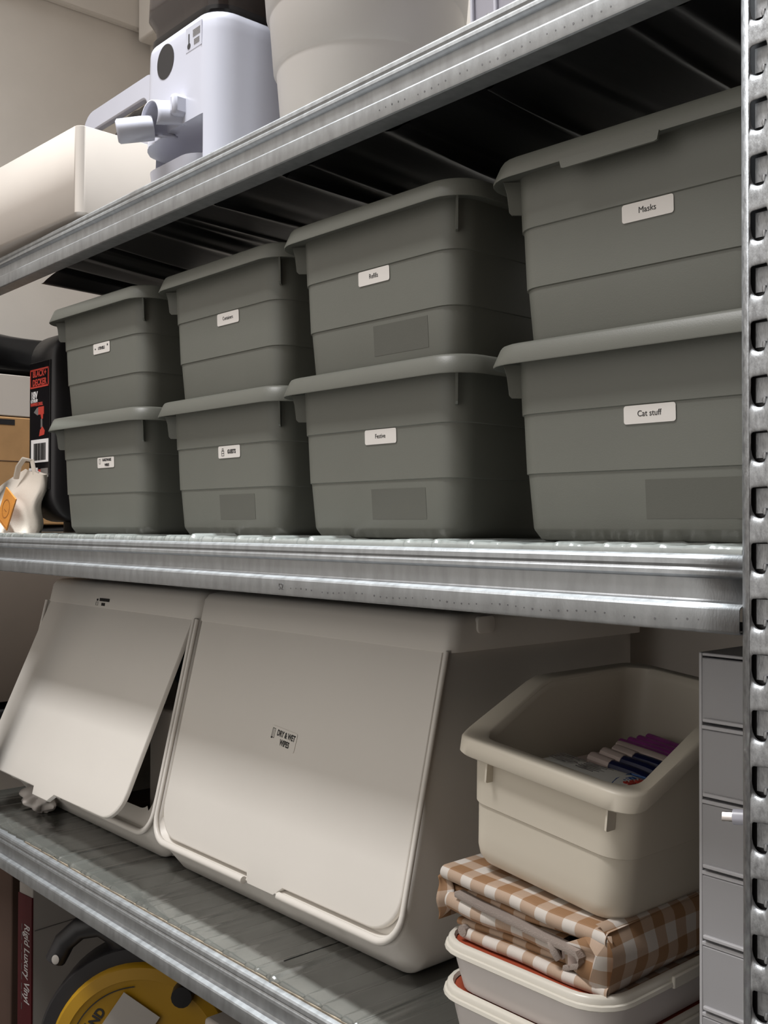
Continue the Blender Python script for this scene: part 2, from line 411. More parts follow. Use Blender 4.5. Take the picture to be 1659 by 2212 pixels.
# ------------------------------------------------------------------ the eight dark grey boxes
BOXH = .1925
def grey_box():
    t = thing('storage_box', 'x', 'storage box', (0, 0, 0), 0, 'dark grey lidded storage boxes')
    m = MB()
    m.loft([ring(.122, .082, .022, 0), ring(.126, .086, .025, .0015), ring(.1320, .0920, .028, .011), ring(.1330, .0930, .029, .0135), ring(.1370, .0970, .030, .0685), ring(.1385, .0985, .0305, .0694),
            ring(.1408, .1008, .031, .1300), ring(.1423, .1023, .0315, .1309), ring(.1445, .1045, .032, .192)], True, True)
    m.build('body', M_grey, t, sharp=38)
    m = MB()
    m.loft([ring(.1445, .1045, .033, .186), ring(.1616, .1182, .039, .1835), ring(.1654, .1220, .042, .1815), ring(.1686, .1252, .043, .1808), ring(.1690, .1256, .043, .1822), ring(.1626, .1192, .040, .1995),
            ring(.1609, .1175, .039, .2022), ring(.1584, .1150, .038, .2033), ring(.1480, .1060, .034, .2033), ring(.1440, .1020, .038, .1930)], True, True)
    m.build('lid', M_grey, t, sharp=50)
    for sx in (-1, 1):
        for sy in (-1, 1):
            g = MB(); pts = [(0, .1835), (0, .1490), (.0165, .1490), (.0195, .152), (.0220, .172), (.0255, .1835)]
            g.prism([(a - .006, b) for a, b in pts], 'y', -.0013, .0013)
            a = math.atan2(sy, sx); c = (sx * (.1425 - .0315 + .0223), sy * (.1025 - .0315 + .0223))
            g.xf(Matrix.Translation((c[0], c[1], 0)) @ Matrix.Rotation(a, 4, 'Z'))
            g.build('gusset', M_grey, t, smooth=False, fix=True)
    return t
BP = grey_box()
S_me = None
def sticker(parent, x, z, y, w, h, tilt, words, size, sx=1., bold=0., icon=None, rot=0., ink=None):
    m = MB(); m.loft([[(px, 0, pz) for px, pz in rr(w / 2, h / 2, min(.0026, h * .16), 4)], [(px, -.0006, pz) for px, pz in rr(w / 2, h / 2, min(.0026, h * .16), 4)]], True, True)
    M = Matrix.Translation((x, y, z)) @ Matrix.Rotation(tilt, 4, 'X') @ Matrix.Rotation(rot, 4, 'Y')
    m.xf(M); s = m.build('sticker', M_stick, parent, fix=True)
    for k, (wd, dx, dz) in enumerate(words):
        text('lettering', wd, size, ink or M_ink, s, M @ FR(dx, -.0007, dz), sx, bold)
    if icon:
        im = MB()
        for bx in icon: im.box(bx[0], bx[1], -.0009, -.0006, bx[2], bx[3])
        im.xf(M); im.build('icon', ink or M_ink, s)
    return s
def outline(x0, x1, z0, z1, t): return [(x0, x1, z0, z0 + t), (x0, x1, z1 - t, z1), (x0, x0 + t, z0, z1), (x1 - t, x1, z0, z1)]
bottle = outline(-.019, -.0125, -.0055, .002, .0006) + outline(-.0175, -.014, .002, .0055, .0006) + [(-.019, -.0125, -.002, -.0013)]
wipes = outline(-.0285, -.0215, -.004, .0105, .0007) + [(-.0255, -.025, -.004, .0105), (-.029, -.026, -.005, -.0025)]
TL = .038
ZB = ZM + .0005
#        centre x, y, rot,  upper (words,size,...) , lower
stacks = [(-.5909, .9281, .053), (-.9421, .9100, .019), (-1.2819, .9177, .013), (-1.6317, .8977, .042)]
specs = [
    ('dark grey lidded box labelled Masks, on top of the rightmost stack', 0, 1, [('Masks', 0, .0005)], .0082, .95, 0, None, (.0206, .1265)),
    ('dark grey lidded box labelled Cat stuff, bottom of the rightmost stack', 0, 0, [('Cat stuff', 0, .0005)], .0080, .92, 0, None, (.0224, .1255)),
    ('dark grey lidded box labelled Refills, on top of the second stack from the right', 1, 1, [('Refills', 0, .0005)], .0080, .85, 0, None, (.0047, .127)),
    ('dark grey lidded box labelled Festive, bottom of the second stack from the right', 1, 0, [('Festive', 0, .0005)], .0074, .88, 0, None, (.0172, .1250)),
    ('dark grey lidded box labelled Containers, on top of the second stack from the left', 2, 1, [('Containers', 0, .0005)], .0074, .8, 0, None, (.0161, .1285)),
    ('dark grey lidded box labelled GUESTS, bottom of the second stack from the left', 2, 0, [('GUESTS', .0065, 0)], .0078, .78, .0003, bottle, (.0206, .1245)),
    ('dark grey lidded box with a small arrowed sticker, on top of the leftmost stack', 3, 1, [('UTENSILS', 0, 0)], .0066, .8, .0002, [(-.022, -.019, -.001, .001), (.019, .022, .002, .005)], (.0068, .1260)),
    ('dark grey lidded box labelled HARDWARE WIRES, bottom of the leftmost stack', 3, 0, [('HARDWARE', .004, .0042), ('WIRES', .004, -.0042)], .0064, .82, .0002, outline(-.022, -.017, -.002, .006, .0005), (.0233, .1230)),
]
first = True
for lab, si, up, words, size, sx, bold, icon, (lx, lz) in specs:
    cx, cy, rz = stacks[si]; loc = (cx, cy, ZB + (BOXH if up else 0))
    if first:
        o = BP; o.location = (loc[0], loc[1], loc[2] + ZC); o.rotation_euler = (0, 0, rz); o['label'] = lab; first = False
    else:
        o = BP.copy(); COL.objects.link(o); o.location = (loc[0], loc[1], loc[2] + ZC); o.rotation_euler = (0, 0, rz); o['label'] = lab
        for ch in [c for c in BP.children if c.name.split('.')[0] in ('body', 'lid', 'gusset')]:
            c = ch.copy(); COL.objects.link(c); c.parent = o
    lz = min(lz - .0030, .1209); yf = -(.0985 + (lz - .0694) * .0380) - .0004
    sticker(o, lx, lz, yf, .055, .0175, TL, words, size, sx, bold, icon)
    pt = {(0, 0): (.085, .041, .14, .037), (1, 0): (.042, .041, .092, .036), (2, 0): (.033, .042, .088, .036), (1, 1): (.045, .044, .092, .036)}.get((si, up))
    if pt:
        px, pz, w, h = pt; m = MB(); m.box(-w / 2, w / 2, -.0003, .0006, -h / 2, h / 2)
        m.xf(Matrix.Translation((px, -(.0930 + (pz - .0135) * .0727), pz)) @ Matrix.Rotation(.0716, 4, 'X')); m.build('blank_panel', M_patch, o)
    if si == 0 and up:
        m = MB(); m.prism([(-.062, .1815), (-.060, .1735), (-.057, .1725), (.043, .1725), (.046, .1735), (.048, .1815)], 'y', -.1268, -.1242)
        m.build('lid_tab', M_grey, o, smooth=False, fix=True)

# ------------------------------------------------------------------ flap-front bins
def flap_bin(xr, name_label, open_angle, group):
    HW = .303; loc = (xr - HW, 1.10, ZL + .001)
    t = thing('flap_front_bin', name_label, 'storage bin', loc, 0, group)
    yb = 1.350
    zt = -.158
    def zbot(q): return -.512 if q <= 0 else (-.512 - .049 * min(1, q / .10) if q < .10 else (-.561 - .006 * min(1, (q - .10) / .025)))
    def yfront(h):  # h: 0 bottom .. 1 top of the sloping opening
        return .850 + (.934 - .850) * h
    rings = []
    for q in (0, .02, .06, .10, .112, .125, .3, .6, .9, .97, .99):
        zb = max(zbot(q), ZL + .001); P = []
        ins = 0 if q < .95 else (.01 if q < .98 else .025)
        r = .036
        n = 7; hw = HW - .004 - ins
        pts = [(-hw, zt)] + [(-hw + r - r * math.cos(a), zb + r - r * math.sin(a)) for a in [PI / 2 * k / n for k in range(n + 1)]] + [(hw - r + r * math.sin(a), zb + r - r * math.cos(a)) for a in [PI / 2 * k / n for k in range(n + 1)]] + [(hw, zt)]
        for x, z in pts:
            h = (z + .512) / (zt + .512)
            yf = yfront(max(-.15, h))
            P.append((loc[0] + x, yf + (yb - yf) * q, z))
        rings.append(P)
    m = MB(); m.loft(rings, closed=False)
    # back wall
    m.f.append(tuple(range(len(m.v) - len(rings[0]), len(m.v))))
    m.build('body', M_cream, t, loc, sharp=40, solid=.004, fix=True)
    # feet under the front edge
    for fx in (-.20, -.02, .20):
        MB().box(loc[0] + fx - .022, loc[0] + fx + .022, .912, .93, ZL + .0008, ZL + .006).build('foot', M_cream, t, loc, bev=.002)
    # lid: rounded hood over the top
    m = MB()
    def lring(ins, z, fy): return [(x + loc[0], y, z) for x, y in rr(HW - ins, (yb + .004 - fy) / 2 - ins, .018, 5, 0, (yb + .004 + fy) / 2)]
    m.loft([lring(.004, -.1615, .9345), lring(.0, -.1612, .9330), lring(.0, -.1590, .9325), lring(.0005, -.126, .9395), lring(.004, -.117, .9425), lring(.012, -.1135, .9450), lring(.03, -.1125, .95)], True, True)
    m.build('lid', M_cream, t, loc, sharp=45)
    for s in (-1, 1):
        m = MB(); m.loft([[(loc[0] + s * (HW + e), .998 + (y) * k, -.128 + z * k) for y, z in rr(.016, .011, .007, 4)] for e, k in ((-.003, 1.05), (.0022, 1.0), (.0030, .85))], False, True)
        m.build('hinge_boss', M_cream, t, loc, fix=True)
    # rim bars around the opening, broken at the bottom centre for the flap's tab
    def rimpath(s, gap):
        hw = HW - .004; r = .040; P = []
        zb = -.512
        for h in (1.0, .8, .6, .4, .25): P.append((s * hw, zb + (zt - zb) * h - (.001 if h == 1 else 0)))
        for k in range(9):
            a = PI / 2 * k / 8; P.append((s * (hw - r + r * math.cos(a)), zb + r - r * math.sin(a)))
        e = gap
        for k in range(1, 7): P.append(((s * (hw - r)) + (e - s * (hw - r)) * k / 6, zb))
        return [(loc[0] + x, yfront((z - zb) / (zt - zb)) - .003, z) for x, z in P]
    gc = .012
    for s, g in ((1, gc + .043), (-1, gc - .043)):
        rp = rimpath(s, g); MB().tube(rp, [.0036] * 5 + [.0036 + .0020 * k / 9 for k in range(1, 10)] + [.0056] * (len(rp) - 14), 10, True).build('rim', M_cream, t, loc, sharp=60)
    # inner flange that the flap closes against
    U_ = [p for p in rimpath(1, 0.)] + [p for p in reversed(rimpath(-1, 0.))][1:]
    fl_ = MB(); cxm, czm = loc[0], -.30
    def inw(p, k, dy):
        x = p[0] - math.copysign(min(k, abs(p[0] - cxm)), p[0] - cxm) if abs(p[0] - cxm) > .2 else p[0]
        z = p[2] + (k if p[2] < -.42 and abs(p[0] - cxm) < HW - .02 else (k * .6 if p[2] < -.46 else 0))
        return (x, p[1] + dy + (z - p[2]) * .24, z)
    fl_.loft([[(p[0], p[1] + .004, p[2]) for p in U_], [inw(p, .004, .0135) for p in U_], [inw(p, .030, .0145) for p in U_]], closed=False)
    fl_.build('inner_flange', M_cream, t, loc, sharp=40, fix=True)
    # ledge behind it
    MB().box(loc[0] - HW + .04, loc[0] + HW - .04, .868, .895, -.508, -.500).build('inner_ledge', M_cream, t, loc, bev=.002)
    # flap, hinged at the top; built in its own plane then swung out
    hw = HW - .014; r = .050
    zt2, zb2 = 0., -.352
    pts = [(-hw, zt2), (-hw, zb2 + r)] + [(-hw + r - r * math.cos(a), zb2 + r - r * math.sin(a)) for a in [PI / 2 * k / 8 for k in range(1, 9)]]
    pts += [(gc - .044, zb2), (gc - .038, zb2 - .014), (gc + .026, zb2 - .014), (gc + .044, zb2)]
    pts += [(hw - r + r * math.sin(a), zb2 + r - r * math.cos(a)) for a in [PI / 2 * k / 8 for k in range(0, 9)]] + [(hw, zt2)]
    m = MB(); n = len(pts)
    def off(p, d):
        return (p[0] * (1 - d / hw), p[1] + (d if p[1] < -.2 else 0) * (1 if p[1] < -.30 else .3))
    m.loft([[(x, .008, z) for x, z in pts], [(x, .002, z) for x, z in pts], [(off(p, .0012)[0], .0004, off(p, .0012)[1]) for p in pts], [(off(p, .003)[0], 0, off(p, .003)[1]) for p in pts]], True, True)
    slope = math.atan2(.084, .354)
    M = Matrix.Translation((loc[0], .9335, -.1605)) @ Matrix.Rotation(-slope - open_angle, 4, 'X')
    m.xf(M)
    fl = m.build('flap', M_cream, t, loc, sharp=40, fix=True)
    return t, fl, M, loc
G = 'white flap front bins'
b2, f2, M2, l2 = flap_bin(-.930, 'closed white flap front bin labelled DRY & WET WIPES', 0.0, G)
b1, f1, M1, l1 = flap_bin(-1.538, 'white flap front bin at the left with its flap hanging open', .185, G)
def relM(M, l): return Matrix.Translation((-l[0], -l[1], -l[2])) @ M
def flapstick(fl, M, l, x, z, rot, words, size, icon, w=.056, h=.024):
    A = relM(M, l) @ Matrix.Translation((x, -.0003, z)) @ Matrix.Rotation(rot, 4, 'Y')
    m = MB(); m.loft([[(px, 0, pz) for px, pz in rr(w / 2, h / 2, .003, 4)], [(px, -.0005, pz) for px, pz in rr(w / 2, h / 2, .003, 4)]], True, True)
    m.xf(A); s = m.build('sticker', M_cream, fl, fix=True)
    for wd, dx, dz in words: text('lettering', wd, size, M_ink, s, A @ FR(dx, -.0006, dz), .72, .0004)
    im = MB()
    for bx in icon: im.box(bx[0], bx[1], -.0008, -.0005, bx[2], bx[3])
    im.xf(A); im.build('icon', M_ink, s)
flapstick(f2, M2, l2, -.005, -.155, .08, [('DRY & WET', .0065, .0055), ('WIPES', .0065, -.0065)], .0118, wipes, .064, .028)
s = None
# small sticker on the lid of the left bin
sl = [c for c in b1.children if c.name.startswith('lid')][0]
A = Matrix.Translation((-.045, .9345 - l1[1] - .0003, -.1485 - l1[2])) @ Matrix.Rotation(-.16, 4, 'X')
im = MB()
for bx in outline(-.030, -.021, -.009, -.002, .0006) + [(-.028, -.023, 0, .004)] + [(-.016 + .0052 * k, -.0120 + .0052 * k, .000, .0062) for k in range(8)] + [(-.006 + .0052 * k, -.0020 + .0052 * k, -.0086, -.0030) for k in range(3)]: im.box(bx[0], bx[1], -.0004, 0, bx[2], bx[3])
im.xf(A); im.build('icon', M_ink, sl)
# things inside the open bin
cb = thing('carton', 'pale carton with handwritten script standing inside the open flap bin', 'box', (-1.598, .960, -.560))
MB().box(-.04, .042, -.06, .06, 0, .245).build('body', M_boxw, cb, bev=.004)
text('lettering', 'g_official', .016, M_ink, cb, FR(.004, -.0605, .10), .8, shear=.3)
t = MB(); t.lathe([(.01, -.07), (.05, -.062), (.075, -.03), (.08, 0), (.07, .035), (.045, .058), (.01, .066)], 28, True, True)
tag(t.build('toiletry_bag', M_teal), 'dark teal rounded bag on top of the carton in the open bin', 'bag', loc=(-1.635, 1.035, -.250))
tag(MB().box(-.06, .045, -.05, .05, 0, .06).build('brown_pouch', M_brown, bev=.015), 'dark brown pouch low inside the open flap bin beside the carton', 'pouch', loc=(-1.73, .955, -.558))

# ------------------------------------------------------------------ cream scoop-front bin
def scoop_bin():
    loc = (-.7049, .9796, -.3785)
    t = thing('open_scoop_bin', 'ivory open bin with a low scooped front standing on the folded gingham cloth', 'storage bin', loc, rot=(.0043, .104, -.0192))
    HX, HY = .1009, .1424
    base = rr(HX, HY, .028, 8, 0, 0, 14)
    def H(y):   # wall height along the depth (y local, front = -HY)
        a = (y + HY) / (2 * HY)
        if a < .06: return .1398
        if a < .406: return .1398 + (.1914 - .1398) * (a - .06) / .346
        return .1914
    def Hs(y):
        return sum(H(y + d) for d in (-.008, -.004, 0, .004, .008)) / 5
    def pt(p, z, e=0.):
        k = 1 + .95 * (z / .2) * .14
        # taper outwards with height plus an extra offset e
        l = math.hypot(p[0] / HX, p[1] / HY); nx, ny = (p[0] / HX), (p[1] / HY)
        q = (p[0] + .009 * z / .2 * max(-1, min(1, nx * 1.02)), p[1] + .009 * z / .2 * max(-1, min(1, ny * 1.02)))
        return (q[0] + e * max(-1, min(1, nx * 1.1)), q[1] + e * max(-1, min(1, ny * 1.1)), z)
    rings = []
    rings.append([pt((p[0] * .90, p[1] * .93), 0) for p in base]); rings.append([pt((p[0] * .945, p[1] * .96), .002) for p in base])
    rings.append([pt((p[0] * .985, p[1] * .99), .009) for p in base]); rings.append([pt(p, .018) for p in base])
    for q in (.25, .50): rings.append([pt(p, .018 + (min(.0665, Hs(p[1])) - .018) * q / .5 if q == .5 else .035, 0) for p in base])
    rings.append([pt(p, .0680, .0018) for p in base])
    for q in (.35, .7, .97): rings.append([pt(p, .0680 + (Hs(p[1]) - .0680) * q, .0018) for p in base])
    m = MB(); m.loft(rings, True, False)
    m.build('body', M_cream2, t, sharp=40)
    # rim: flange out and down
    rim = []
    for e, d in ((.001, -.0205), (.0140, -.0200), (.0153, -.0185), (.0140, -.0035), (.0125, -.0010), (.0095, 0), (-.0055, 0), (-.0073, -.0015), (-.0078, -.012)):
        rim.append([pt(p, max(.02, Hs(p[1]) + d), e) for p in base])
    MB().loft(rim).build('rim', M_cream2, t, sharp=50)
    inner = []
    for q in (1.0, .6, .3, .06): inner.append([pt((p[0] * .93, p[1] * .95), max(.004, (Hs(p[1]) - .004) * q)) for p in base])
    inner.append([pt((p[0] * .93, p[1] * .95), .004) for p in base])
    m = MB(); m.loft(inner, False, True); m.build('inner_wall', M_cream2, t, sharp=50)
    for gx in (-.0678, .092):
        MB().prism([(-.1590, .122), (-.1590, .0985), (-.157, .0975), (-.146, .0975), (-.146, .122)], 'x', gx - .0012, gx + .0012).build('gusset', M_cream2, t, smooth=False, fix=True)
    return t, loc
sb, sloc = scoop_bin()
# contents of the scoop bin
RS = Matrix.Translation((sloc[0], sloc[1], sloc[2] + ZC)) @ Matrix.Rotation(-.0192, 4, 'Z') @ Matrix.Rotation(.104, 4, 'Y') @ Matrix.Rotation(.0043, 4, 'X')
def inbin(o, x, y, z, rz=0, rx=0, ry=0):
    o.matrix_world = RS @ Matrix.Translation((x, y, z)) @ Matrix.Rotation(rz, 4, 'Z') @ Matrix.Rotation(rx, 4, 'X') @ Matrix.Rotation(ry, 4, 'Y')
wp = thing('wipes_pack', 'white wipes pack with a blue shield print inside the ivory bin', 'wipes', (0, 0, 0)); inbin(wp, -.008, -.056, .088); wp.scale = (.84, .90, 1.0)
m = MB()
def pil(u, v):
    x = -.098 + .196 * u; y = -.052 + .104 * v; a = (2 * u - 1); b = (2 * v - 1)
    e = max(0, 1 - abs(a) ** 5) ** .5 * max(0, 1 - abs(b) ** 4) ** .5
    return (x, y, .024 * e + .0016 * math.sin(40 * x + 13 * y) * e)
m.grid(40, 24, pil); o0 = len(m.v)
m.grid(40, 24, lambda u, v: (lambda p: (p[0], p[1], -p[2] * 1.2))(pil(u, 1 - v)))
m.build('film_pack', M_wipe, wp, sharp=60)
def TP(x, y, r): return Matrix.Translation((x, y, .0246)) @ Matrix.Rotation(r, 4, 'Z')
im = MB()
for cx in (-.050, -.004):
    for k in range(6): im.box(cx - .020, cx + .020 - .006 * ((k * 7) % 3), .001 - .0052 * k + .022, .0022 - .0052 * k + .022, .0243, .0250)
im.build('small_print', M_ink2, wp)
M_bluep = mat('blue_print', (36, 84, 150), .5, var=.02)
sh = []
for k in range(31):
    a = PI * (k / 30) ; sh.append((.060 + .026 * math.cos(a + PI * .5) * 1.0, .0 + .034 * math.sin(a + PI * .5)))
pth = [(.034, .036, .0236), (.050, .042, .0226), (.066, .041, .0218), (.082, .036, .0176), (.086, .016, .0186), (.080, -.014, .0186), (.064, -.038, .0195), (.050, -.024, .0240), (.040, .0, .0246), (.034, .036, .0236)]
MB().tube(pth, .0012, 6).build('shield_outline', M_bluep, wp)
text('lettering', 'KILLS', .010, M_bluep, wp, TP(.047, .014, -PI / 2 - .15), .9, .0003, depth=.0006)
text('lettering', '99.9%', .0145, M_red, wp, TP(.059, .010, -PI / 2 - .15), .85, .0006, depth=.0010)
text('lettering', 'BACTERIA', .0075, M_bluep, wp, TP(.071, .006, -PI / 2 - .15), .9, .0003, depth=.0014)
def packet(lab, mt, x, y, z, ln, rr_, rz, ry, kind='wrapped_stick', cuff=True):
    m = MB()
    P = [(-ln / 2 + ln * k / 8, 0, .0006 * math.sin(5 * k)) for k in range(9)]
    m.tube(P, [rr_ * q for q in (.75, .95, 1, 1, 1, 1, 1, .95, .75)], 10, True, .8)
    o = m.build(kind, mt); tag(o, lab, 'packet', 'wrapped sticks in the ivory bin'); inbin(o, x, y, z, rz, 0, ry)
    if cuff:
        MB().tube([(-ln / 2 - .012, 0, 0), (-ln / 2 + .018, 0, 0)], rr_ * 1.03, 10, True, .8).build('paper_end', M_pale, o)
        MB().tube([(ln / 2 - .03, 0, 0), (ln / 2 + .012, 0, 0)], rr_ * 1.03, 10, True, .8).build('paper_end', M_pale, o)
    return o
packet('navy wrapped stick nearest the wipes pack', M_navy, .012, .000, .104, .105, .0085, -.02, .03)
packet('second navy wrapped stick from the wipes pack', M_navy, .016, .016, .108, .105, .0085, -.03, .03)
packet('third navy wrapped stick, touching the pale one', M_navy, .020, .032, .110, .105, .0085, -.04, .03)
packet('pale paper wrapped stick between navy and purple ones', M_pale, .012, .048, .112, .13, .0085, -.05, .03, cuff=False)
for k in range(4):
    packet('%s purple spotted stick behind the pale one' % ('first', 'second', 'third', 'rearmost')[k], M_purple, .004 + .003 * k, .062 + .012 * k, .112 + .001 * k, .13, .0068, -.06 - .03 * k, .02, cuff=False)
# filler pile under the sticks
m = MB(); m.loft([ring(.080, .070, .02, 0, cy=.055), ring(.082, .072, .02, .05, cy=.055), ring(.080, .066, .02, .092, cy=.055)], True, True)
fo = m.build('pale_pack', M_pale); tag(fo, 'pale pack lying under the wrapped sticks in the ivory bin', 'pack'); inbin(fo, .0, .0, .0055)

# ------------------------------------------------------------------ folded gingham cloth
def cloth():
    X0c, X1c, Yf = -.832, -.610, .818
    zb, zt = -.4525, -.3845
    loc = ((X0c + X1c) / 2, Yf + .12, zb)
    t = thing('folded_cloth', 'folded brown and white gingham tarp between the ivory bin and the food tubs', 'cloth', loc)
    R = random.Random(3)
    def layer(name, x0, x1, yf, z0, z1, yb=1.12, wav=.002, ph=0., sag=0., vo=0., skew=0., tilt=0., m_=M_ging):
        # a sheet folded over at the front: top surface, half-round nose, underside
        h = (z1 - z0) / 2; prof = []
        nb = 10
        for k in range(nb + 1): prof.append((yb + (yf + h - yb) * k / nb, z1, (yb - yf - h) * (1 - k / nb)))
        for k in range(1, 11):
            a = PI * k / 10; prof.append((yf + h - h * math.sin(a), (z0 + z1) / 2 + h * math.cos(a), -h * a))
        for k in range(1, nb + 1): prof.append((yf + h + (yb - yf - h) * k / nb, z0, -h * PI - (yb - yf - h) * k / nb))
        N = 60; mm = MB()
        def fn(u, v):
            k = v * (len(prof) - 1); k = int(round(k)); y, z, s = prof[k]; x = x0 + (x1 - x0) * u
            w = wav * (math.sin(23 * x + ph) + .6 * math.sin(61 * x + 2 * ph))
            return (x, y + w * 1.2 + skew * (u - .5), z + w * .5 - sag * math.sin(PI * u) + tilt * (.5 - u))
        mm.grid(N, len(prof) - 1, fn, lambda u, v: ((x0 + (x1 - x0) * u) + .002 * math.sin(40 * u), prof[int(round(v * (len(prof) - 1)))][2] + vo))
        # closed left and right ends
        o = mm.build(name, m_, t, loc, sharp=70, fix=True)
        return o
    layer('top_fold', X0c, X1c + .004, Yf + .000, -.4000, zt, wav=.0010, ph=1, vo=.004, tilt=.009)
    layer('fold', X0c + .006, X1c - .006, Yf + .010, -.4085, -.4005, wav=.0014, ph=2.2, vo=.011)
    layer('fold', X0c + .010, X1c - .055, Yf + .001, -.4290, -.4090, wav=.0016, ph=4, vo=.002, skew=.004, tilt=.008)
    layer('fold', X0c + .022, X1c - .050, Yf + .008, -.4390, -.4310, wav=.0012, ph=5, vo=.009)
    layer('bottom_fold', X0c + .034, X1c + .006, Yf - .001, zb + .0006, -.4385, wav=.0010, ph=.5, vo=.0)
    # continuous outer fold closing the right side
    mm = MB(); prof = []
    hh = (zt - zb) / 2
    for k in range(15):
        a = -PI / 2 + PI * k / 14; prof.append((X1c - .012 + .024 * math.cos(a) ** .7 if math.cos(a) > 0 else X1c - .012, (zt + zb) / 2 + hh * math.sin(a), (k / 14) * .10))
    def fn(u, v):
        k = int(round(v * 14)); x, z, s = prof[k]; y = Yf + .004 + .295 * u
        fr = .012 * math.exp(-u * 30)
        return (x + .0015 * math.sin(30 * y + k) - .0 * fr, y - .004 * math.cos((v - .5) * PI) * math.exp(-u * 12), z)
    mm.grid(50, 14, fn, lambda u, v: (.295 * u, prof[int(round(v * 14))][2] + .004))
    mm.build('side_fold', M_ging, t, loc, sharp=80)
    # tucked-in corner facing the aisle at the right end
    mm = MB()
    C = [(X1c + .008, Yf + .004, zt - .006), (X1c - .020, Yf - .001, zt - .014), (X1c - .050, Yf + .004, -.4150), (X1c - .046, Yf + .003, -.4330), (X1c - .014, Yf - .003, zb + .012), (X1c + .006, Yf + .002, zb + .004), (X1c + .0115, Yf + .006, -.418)]
    cc = (X1c - .018, Yf + .012, -.4185); c2 = (X1c - .004, Yf - .004, -.412)
    vs = C + [cc, c2]; fs = []
    fs += [(0, 1, 8), (1, 7, 8), (1, 2, 7), (2, 3, 7), (3, 4, 7), (4, 8, 7), (4, 5, 8), (5, 6, 8), (6, 0, 8)]
    o = mm.add(vs, fs)
    for i, p in enumerate(vs): mm.uv[i] = (p[0], p[2] * 1.3)
    mm.build('tucked_corner', M_ging, t, loc, sharp=30, solid=.001, fix=True)
    # left return fold
    mm = MB(); mm.grid(6, 14, lambda u, v: (X0c - .001 + .018 * u * math.sin(v * PI) , Yf - .001 + .010 * u + .002 * math.sin(9 * v), zt - .006 - .048 * v + .004 * u), lambda u, v: (.03 * u, .05 * v))
    mm.build('left_return', M_ging, t, loc, sharp=80, solid=.0012)
    mm = MB(); mm.grid(2, 12, lambda u, v: (X0c, Yf + .001 + .2 * u, zt - .008 - .046 * v), lambda u, v: (.2 * u, .05 * v)); mm.build('left_end', M_ging, t, loc)
    # grey webbing strap squeezed between the layers
    pts = [(X0c + .026, Yf - .001, -.4035), (X0c + .06, Yf - .0025, -.4070), (X0c + .11, Yf - .003, -.4105), (X1c - .075, Yf - .003, -.4140), (X1c - .046, Yf - .003, -.4155), (X1c - .030, Yf - .002, -.4180), (X1c - .026, Yf - .002, -.4240), (X1c - .030, Yf + .001, -.4300), (X1c - .040, Yf + .001, -.4345), (X1c - .048, Yf + .0015, -.4380)]
    mm = MB(); mm.loft([[(x, y - .0006, z + .0030), (x, y - .0014, z), (x, y - .0006, z - .0030), (x, y + .012, z - .0024), (x, y + .012, z + .0026)] for x, y, z in pts], True, True)
    mm.build('webbing_strap', M_web, t, loc, sharp=40)
    mm = MB(); mm.loft([[(x, Yf + .002 - .001 * k, z) for k in range(2)] + [(x + .001, Yf + .03, z)] for x, z in ((X1c - .068, -.4130), (X1c - .064, -.4200), (X1c - .061, -.4290))], True, True)
    mm.tube([(X1c - .062, Yf - .0005, -.4150), (X1c - .056, Yf - .002, -.4220), (X1c - .052, Yf - .0005, -.4300)], [.0045, .006, .0045], 8, True, .6)
    mm.build('strap_loop', M_web, t, loc, sharp=50)
    mm = MB(); mm.tube([(X0c + .036, Yf - .0005, -.4410), (X0c + .036, Yf + .03, -.4415)], .0062, 10, True, 1.0); mm.build('binding_end', M_web, t, loc)
    mm = MB(); mm.grid(6, 6, lambda u, v: (X1c - .052 + .024 * u, Yf + .004 + .005 * math.sin(u * 9), -.4195 - .012 * v + .003 * math.sin(7 * u)))
    mm.build('crumpled_lining', M_pale, t, loc, sharp=60, solid=.0006)
cloth()

# ------------------------------------------------------------------ two food tubs under the cloth
def tub(label, x0, x1, y0, y1, zb, zt, first):
    hx, hy = (x1 - x0) / 2, (y1 - y0) / 2; loc = ((x0 + x1) / 2, (y0 + y1) / 2, zb)
    t = thing('food_tub', label, 'food container', loc, 0, 'stacked food tubs'); h = zt - zb
    MB().loft([ring(hx - .024, hy - .024, .030, 0), ring(hx - .018, hy - .018, .034, .0035), ring(hx - .0125, hy - .0125, .036, h * .5), ring(hx - .0095, hy - .0095, .037, h - .013)], True, True).build('body', M_food, t, sharp=45)
    MB().loft([ring(hx - .008, hy - .008, .039, h - .0135), ring(hx - .0015, hy - .0015, .045, h - .013), ring(hx, hy, .046, h - .0115), ring(hx - .0008, hy - .0008, .0455, h - .008), ring(hx - .0030, hy - .0030, .044, h - .0072),
               ring(hx - .0034, hy - .0034, .0437, h - .0025), ring(hx - .0055, hy - .0055, .042, h), ring(hx - .0095, hy - .0095, .039, h), ring(hx - .0115, hy - .0115, .037, h - .004)], True, False).build('lid_rim', M_lidw, t, sharp=50)
    MB().loft([ring(hx - .0112, hy - .0112, .037, h - .0072), ring(hx - .0112, hy - .0112, .037, h - .0052)], True, True).build('lid_panel', M_lid_or, t)
    MB().box(hx - .0028, hx + .0012, -.03, .05, h - .0145, h - .002).build('clip', M_lidw, t, bev=.0015)
    return t
tub('upper milky food tub with an orange lid panel, under the gingham cloth', -.828, -.590, .796, 1.08, -.5045, -.4475, True)
tub('lower milky food tub standing on the shelf under the other tub', -.834, -.592, .800, 1.085, ZL + .001, -.4995, False)

